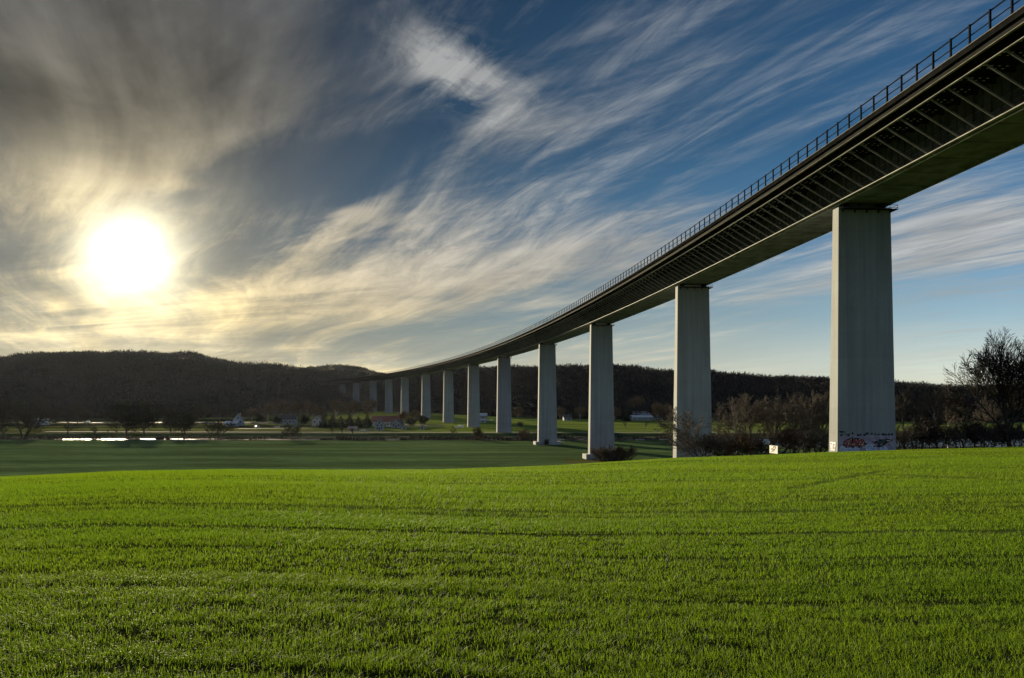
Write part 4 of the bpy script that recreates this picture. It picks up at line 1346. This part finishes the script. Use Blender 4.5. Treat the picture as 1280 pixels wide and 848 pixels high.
# ------------------------------------------------------------------ air
def build_haze():
    m = bpy.data.materials.new('haze_air'); m.use_nodes = True
    nt = m.node_tree; nt.nodes.clear()
    out = nt.nodes.new('ShaderNodeOutputMaterial'); v = nt.nodes.new('ShaderNodeVolumePrincipled')
    v.inputs['Color'].default_value = (.74, .84, 1.0, 1)
    v.inputs['Density'].default_value = HAZE
    v.inputs['Anisotropy'].default_value = .6
    nt.links.new(v.outputs[0], out.inputs['Volume'])
    mb = MB(); mb.box(-6150, 6150, -6150, 6150, -26, 126)
    o = mb.build('haze', m); o['kind'] = 'stuff'
    tag(o, 'thin pale air haze filling the valley', 'haze')
HAZE = 0.0000035
if HAZE > 0: build_haze()

# ------------------------------------------------------------------ sky
def build_world():
    w = bpy.data.worlds.new('World'); SC.world = w; w.use_nodes = True
    w.node_tree.nodes.clear()
    nt = NT(w.node_tree)
    out = nt.n.new('ShaderNodeOutputWorld'); bg = nt.n.new('ShaderNodeBackground')
    bg.inputs['Strength'].default_value = WORLD_STRENGTH
    nt.l.new(bg.outputs[0], out.inputs[0])
    sky = nt.n.new('ShaderNodeTexSky'); sky.sky_type = 'NISHITA'; sky.sun_disc = False
    sky.sun_elevation = SUN_EL; sky.sun_rotation = SUN_AZ
    sky.air_density = 1.2; sky.dust_density = 1.2; sky.ozone_density = 2.5; sky.altitude = 0
    K = 1.0 / (WORLD_STRENGTH * 2 ** EXPOSURE)
    D = coords(nt, 'Generated')
    sep = nt.n.new('ShaderNodeSeparateXYZ'); nt.l.new(D, sep.inputs[0])
    x, y, z = sep.outputs
    zz = nt.math('MAXIMUM', z, 0.0)
    yc = nt.math('MAXIMUM', y, 0.2)
    u, v = nt.div(x, yc), nt.div(zz, yc)
    front = nt.ramp(y, .15, .45)
    # clouds lie on a flat layer: streaks run towards one point on the horizon, as parallel bands do
    den = nt.add(zz, .055)
    A = R(-26)
    px, py = nt.div(x, den), nt.div(y, den)
    along = nt.add(nt.mul(px, math.sin(A)), nt.mul(py, math.cos(A)))
    across = nt.sub(nt.mul(px, math.cos(A)), nt.mul(py, math.sin(A)))
    wv = nt.comb(nt.mul(along, .26), nt.mul(across, .38), 3.7)
    warp = nt.sub(nt.noise(wv, 1.0, 2, .5), .5)
    ac2 = nt.add(across, nt.mul(warp, 1.15))
    al2 = along
    n1 = nt.noise(nt.comb(nt.mul(al2, .16), nt.mul(ac2, .80), 1.3), 1.0, 5, .55, .25)
    n2 = nt.noise(nt.comb(nt.mul(al2, .36), nt.mul(ac2, 2.4), 7.7), 1.0, 8, .60, .5)
    n3 = nt.noise(nt.comb(nt.mul(al2, 1.3), nt.mul(ac2, 6.5), 2.2), 1.0, 9, .68, .9)
    A2 = R(-58)
    al_b = nt.add(nt.mul(px, math.sin(A2)), nt.mul(py, math.cos(A2))); ac_b = nt.sub(nt.mul(px, math.cos(A2)), nt.mul(py, math.sin(A2)))
    n5 = nt.noise(nt.comb(nt.mul(al_b, .9), nt.mul(ac_b, 4.5), 31.0), 1.0, 9, .66, 1.0)      # a second, crossing set of wisps
    n4 = nt.noise(nt.comb(nt.mul(al2, .45), nt.mul(ac2, 1.1), 12.0), 1.0, 6, .60, .6)
    strat = nt.noise(nt.comb(nt.mul(u, 2.4), nt.mul(nt.add(v, nt.mul(u, -.06)), 26.0), 4.0), 1.0, 6, .6, .5)      # level sheets low over the hills
    lowb = nt.mul(nt.ramp(v, .05, .25, 1.0, 0.0), front)
    puff = nt.noise(nt.comb(nt.mul(px, 7.0), nt.mul(py, 5.0), 5.0), 1.0, 9, .70, .8)
    def blob(cx, cy, rx, ry, rot=0.0, amp=1.0):
        c, s_ = math.cos(R(rot)), math.sin(R(rot))
        du, dv = nt.sub(u, (cx - 640) / F), nt.sub(v, (HORIZON - cy) / F)
        a = nt.div(nt.add(nt.mul(du, c), nt.mul(dv, s_)), rx / F)
        b = nt.div(nt.sub(nt.mul(dv, c), nt.mul(du, s_)), ry / F)
        e = nt.math('EXPONENT', nt.mul(nt.add(nt.mul(a, a), nt.mul(b, b)), -1.0))
        return nt.mul(e, amp)
    def total(lst, base=0.0):
        acc = base
        for b_ in lst: acc = nt.add(acc, blob(*b_))
        return acc
    cover = total([
        (560, 300, 420, 150, 16, .02), (900, 130, 330, 110, 28, .02),
        (130, 80, 330, 190, 0, .42),        # the grey veil over the left
        (390, 216, 150, 38, 14, -1.2),      # deep blue opening
        (480, 165, 60, 45, 30, -.22),
        (300, 285, 85, 26, 10, -.22),
        (330, 247, 125, 12, -9, .42),       # feather under the opening
        (500, 228, 200, 20, 36, .30),       # band rising from the sun to the white plume
        (575, 85, 92, 32, -33, .34),        # white plume
        (770, 195, 170, 30, 22, -.22),
        (830, 285, 260, 34, 14, .24),
        (650, 40, 60, 60, 0, -.18),
        (1050, 190, 230, 60, 30, -.16),
        (1130, 60, 180, 50, 32, -.08),
        (860, 90, 260, 45, 32, .07),
        (1200, 285, 170, 60, 8, .26),
        (470, 385, 430, 65, 6, .22),
        (1010, 440, 330, 30, 0, -.45),
        (590, 440, 120, 22, 0, -.15),
    ])
    cover = nt.mul(cover, front)
    soft = nt.mul(nt.math('MINIMUM', total([(140, 60, 380, 170, 0, 1.2)]), 1.0), front)      # the veil upper left is smooth
    fine = nt.add(nt.mul(nt.sub(n2, .5), nt.ramp(soft, 0, 1, .52, .22, False)), nt.mul(nt.add(nt.mul(nt.sub(n3, .5), .85), nt.mul(nt.sub(n5, .5), .55)), nt.ramp(soft, 0, 1, .62, .16, False)))
    fine = nt.add(nt.mul(fine, nt.sub(1.0, nt.mul(lowb, .75))), nt.mul(nt.mul(nt.sub(strat, .5), 1.1), lowb))
    dens = nt.add(nt.add(nt.mul(nt.sub(n1, .5), .8), fine), nt.add(nt.mul(nt.sub(n4, .5), .45), cover))
    cl = nt.ramp(dens, -.04, .42)
    # thin high streaks everywhere between the thicker bands
    wisp = nt.ramp(nt.add(nt.add(nt.mul(n3, .40), nt.mul(n5, .22)), nt.mul(n2, .50)), .52, .76, 0.0, .50)
    gapm = nt.ramp(nt.mul(blob(400, 212, 130, 38, 14), front), .1, .6, 1.0, .03)
    cl = nt.math('MAXIMUM', cl, nt.mul(wisp, gapm))
    plume = nt.mul(blob(575, 90, 95, 46, -32), front)
    cl = nt.math('ADD', cl, nt.mul(plume, nt.ramp(puff, .36, .64, -.25, .50)), clamp=True)
    # angle to the sun
    sd = (math.sin(SUN_AZ) * math.cos(SUN_EL), math.cos(SUN_AZ) * math.cos(SUN_EL), math.sin(SUN_EL))
    dp = nt.n.new('ShaderNodeVectorMath'); dp.operation = 'DOT_PRODUCT'
    nt.l.new(D, dp.inputs[0]); dp.inputs[1].default_value = sd
    ang0 = nt.mul(nt.math('ARCCOSINE', nt.math('MINIMUM', dp.outputs['Value'], 1.0)), 180 / math.pi)
    ang = nt.mul(ang0, nt.add(1.0, nt.add(nt.mul(nt.sub(n2, .5), -.55), nt.mul(nt.sub(n4, .5), -.65))))      # the veil tears the glare
    # clear air: the sky model, deepened
    hs = nt.n.new('ShaderNodeHueSaturation'); nt.l.new(sky.outputs[0], hs.inputs['Color'])
    hs.inputs['Saturation'].default_value = 1.15; hs.inputs['Value'].default_value = SKY_GAIN
    # deepen towards the blue the air shows away from the sun
    cr = nt.n.new('ShaderNodeValToRGB'); nt.l.new(v, cr.inputs[0])
    el = cr.color_ramp.elements
    stops = [(0.0, (.62, .60, .45)), (.045, (.50, .56, .50)), (.11, (.25, .38, .45)), (.20, (.085, .22, .38)), (.34, (.030, .105, .215)), (.55, (.018, .060, .135))]
    el[0].position, el[0].color = stops[0][0], (*stops[0][1], 1)
    el[1].position, el[1].color = stops[-1][0], (*stops[-1][1], 1)
    for p_, c_ in stops[1:-1]:
        e_ = el.new(p_); e_.color = (*c_, 1)
    side = nt.mul(nt.ramp(u, -.35, .62, .25, 1.38, False), K)
    own = nt.mix(1.0, cr.outputs[0], nt.comb(side, side, side), 'MULTIPLY')
    base = nt.mix(.95, hs.outputs[0], own)
    # cloud colour: white far from the sun, grey where thick, golden low and near the sun
    low = nt.math('EXPONENT', nt.mul(zz, -9.0))
    near = nt.math('EXPONENT', nt.mul(ang, -1 / 7.5))
    warm = nt.math('MULTIPLY', nt.add(nt.mul(near, .8), nt.mul(nt.mul(low, 1.25), nt.ramp(u, -.5, .45, 1.25, .28, False))), 1.0, clamp=True)
    white = nt.mix(warm, (.36 * K, .39 * K, .42 * K, 1), (.95 * K, .70 * K, .28 * K, 1))
    thick = soft
    gn = nt.noise(nt.comb(nt.mul(al2, .5), nt.mul(ac2, 1.3), 9.0), 1.0, 5, .55, .4)
    greyf = nt.mul(nt.math('MINIMUM', thick, 1.0), nt.ramp(nt.add(nt.mul(gn, .6), nt.mul(n4, .4)), .38, .64, 1.0, .30))
    white = nt.mix(nt.mul(soft, .6), white, (.135 * K, .135 * K, .132 * K, 1))
    white = nt.mix(greyf, white, (.018 * K, .019 * K, .020 * K, 1))
    white = nt.mix(nt.mul(plume, .8), white, (.42 * K, .43 * K, .43 * K, 1))
    shade = nt.mul(nt.ramp(n2, .3, .7, .76, 1.18), nt.mix(nt.math('MAXIMUM', soft, lowb), nt.ramp(n3, .3, .7, .78, 1.20), (1, 1, 1, 1)))
    shade = nt.mul(shade, nt.mix(lowb, (1, 1, 1, 1), nt.ramp(strat, .3, .7, .66, 1.25)))
    white = nt.mix(1.0, white, nt.comb(shade, shade, shade), 'MULTIPLY')
    # unseen bright overcast added behind the camera to light the pier faces
    back_fill = nt.ramp(y, .1, -.5)
    col = nt.mix(nt.mul(cl, .93), base, white)
    col = nt.mix(nt.mul(back_fill, .75), col, nt.mix(nt.ramp(n1, .3, .7), (.16 * K, .215 * K, .31 * K, 1), (.26 * K, .315 * K, .40 * K, 1)))
    hi = nt.mix(back_fill, (1, 1, 1, 1), nt.comb(*[nt.ramp(z, .0, .75, .22, 2.2, False)] * 3))  # unseen overcast ramped brighter with height to grade the pier faces
    col = nt.mix(1.0, col, hi, 'MULTIPLY')
    # the aureole of the low sun shining through the veil
    g1 = nt.mul(nt.math('EXPONENT', nt.mul(nt.math('POWER', nt.div(ang, 1.75), 1.45), -1.0)), 4.2)
    g2 = nt.mul(nt.math('EXPONENT', nt.div(ang, -3.7)), .75)
    g3 = nt.mul(nt.math('EXPONENT', nt.div(ang, -8.0)), .05)
    tex = nt.mul(nt.ramp(n2, .3, .7, .85, 1.1), nt.mix(lowb, (1, 1, 1, 1), nt.ramp(strat, .3, .7, .55, 1.3)))
    gl = nt.add(g1, nt.mul(nt.add(g2, g3), tex))
    g4 = nt.mul(nt.mul(nt.math('EXPONENT', nt.mul(zz, -15.0)), nt.math('EXPONENT', nt.div(ang, -15.0))), 1.5)
    gl = nt.add(gl, nt.mul(g4, tex))
    glow = nt.mix(1.0, nt.comb(gl, gl, gl), (1.0 * K, .89 * K, .60 * K, 1), 'MULTIPLY')
    col = nt.mix(1.0, col, glow, 'ADD')
    nt.l.new(col, bg.inputs['Color'])
SKY_GAIN = .20
build_world()

sun = bpy.data.lights.new('sun', 'SUN'); sun.energy = 5.0; sun.angle = R(.5); sun.color = (1.0, .82, .54)
so = bpy.data.objects.new('sun', sun); link(so)
sv = Vector((math.sin(SUN_AZ) * math.cos(SUN_EL), math.cos(SUN_AZ) * math.cos(SUN_EL), math.sin(SUN_EL)))
so.rotation_euler = sv.to_track_quat('Z', 'Y').to_euler()
so.location = sv * 300

# ------------------------------------------------------------------ camera and render settings
cam = bpy.data.cameras.new('camera'); cam.sensor_width = 36; cam.lens = F / 1280 * 36
cam.clip_start = .1; cam.clip_end = 60000
PITCH = R(.3)
cam.shift_y = ((HORIZON - 424) / F - math.tan(PITCH)) * F / 1280
co = bpy.data.objects.new('camera', cam); link(co)
co.location = (0, 0, EYE); co.rotation_euler = (R(90) + PITCH, 0, 0)
SC.camera = co
SC.render.engine = 'CYCLES'
cy = SC.cycles
cy.use_denoising = True
cy.max_bounces = 5; cy.diffuse_bounces = 3; cy.glossy_bounces = 3; cy.transmission_bounces = 3; cy.volume_bounces = 0
cy.sample_clamp_indirect = 4
vs = SC.view_settings
vs.view_transform = 'Standard'; vs.look = 'None'; vs.exposure = EXPOSURE; vs.gamma = 1; vs.use_curve_mapping = False
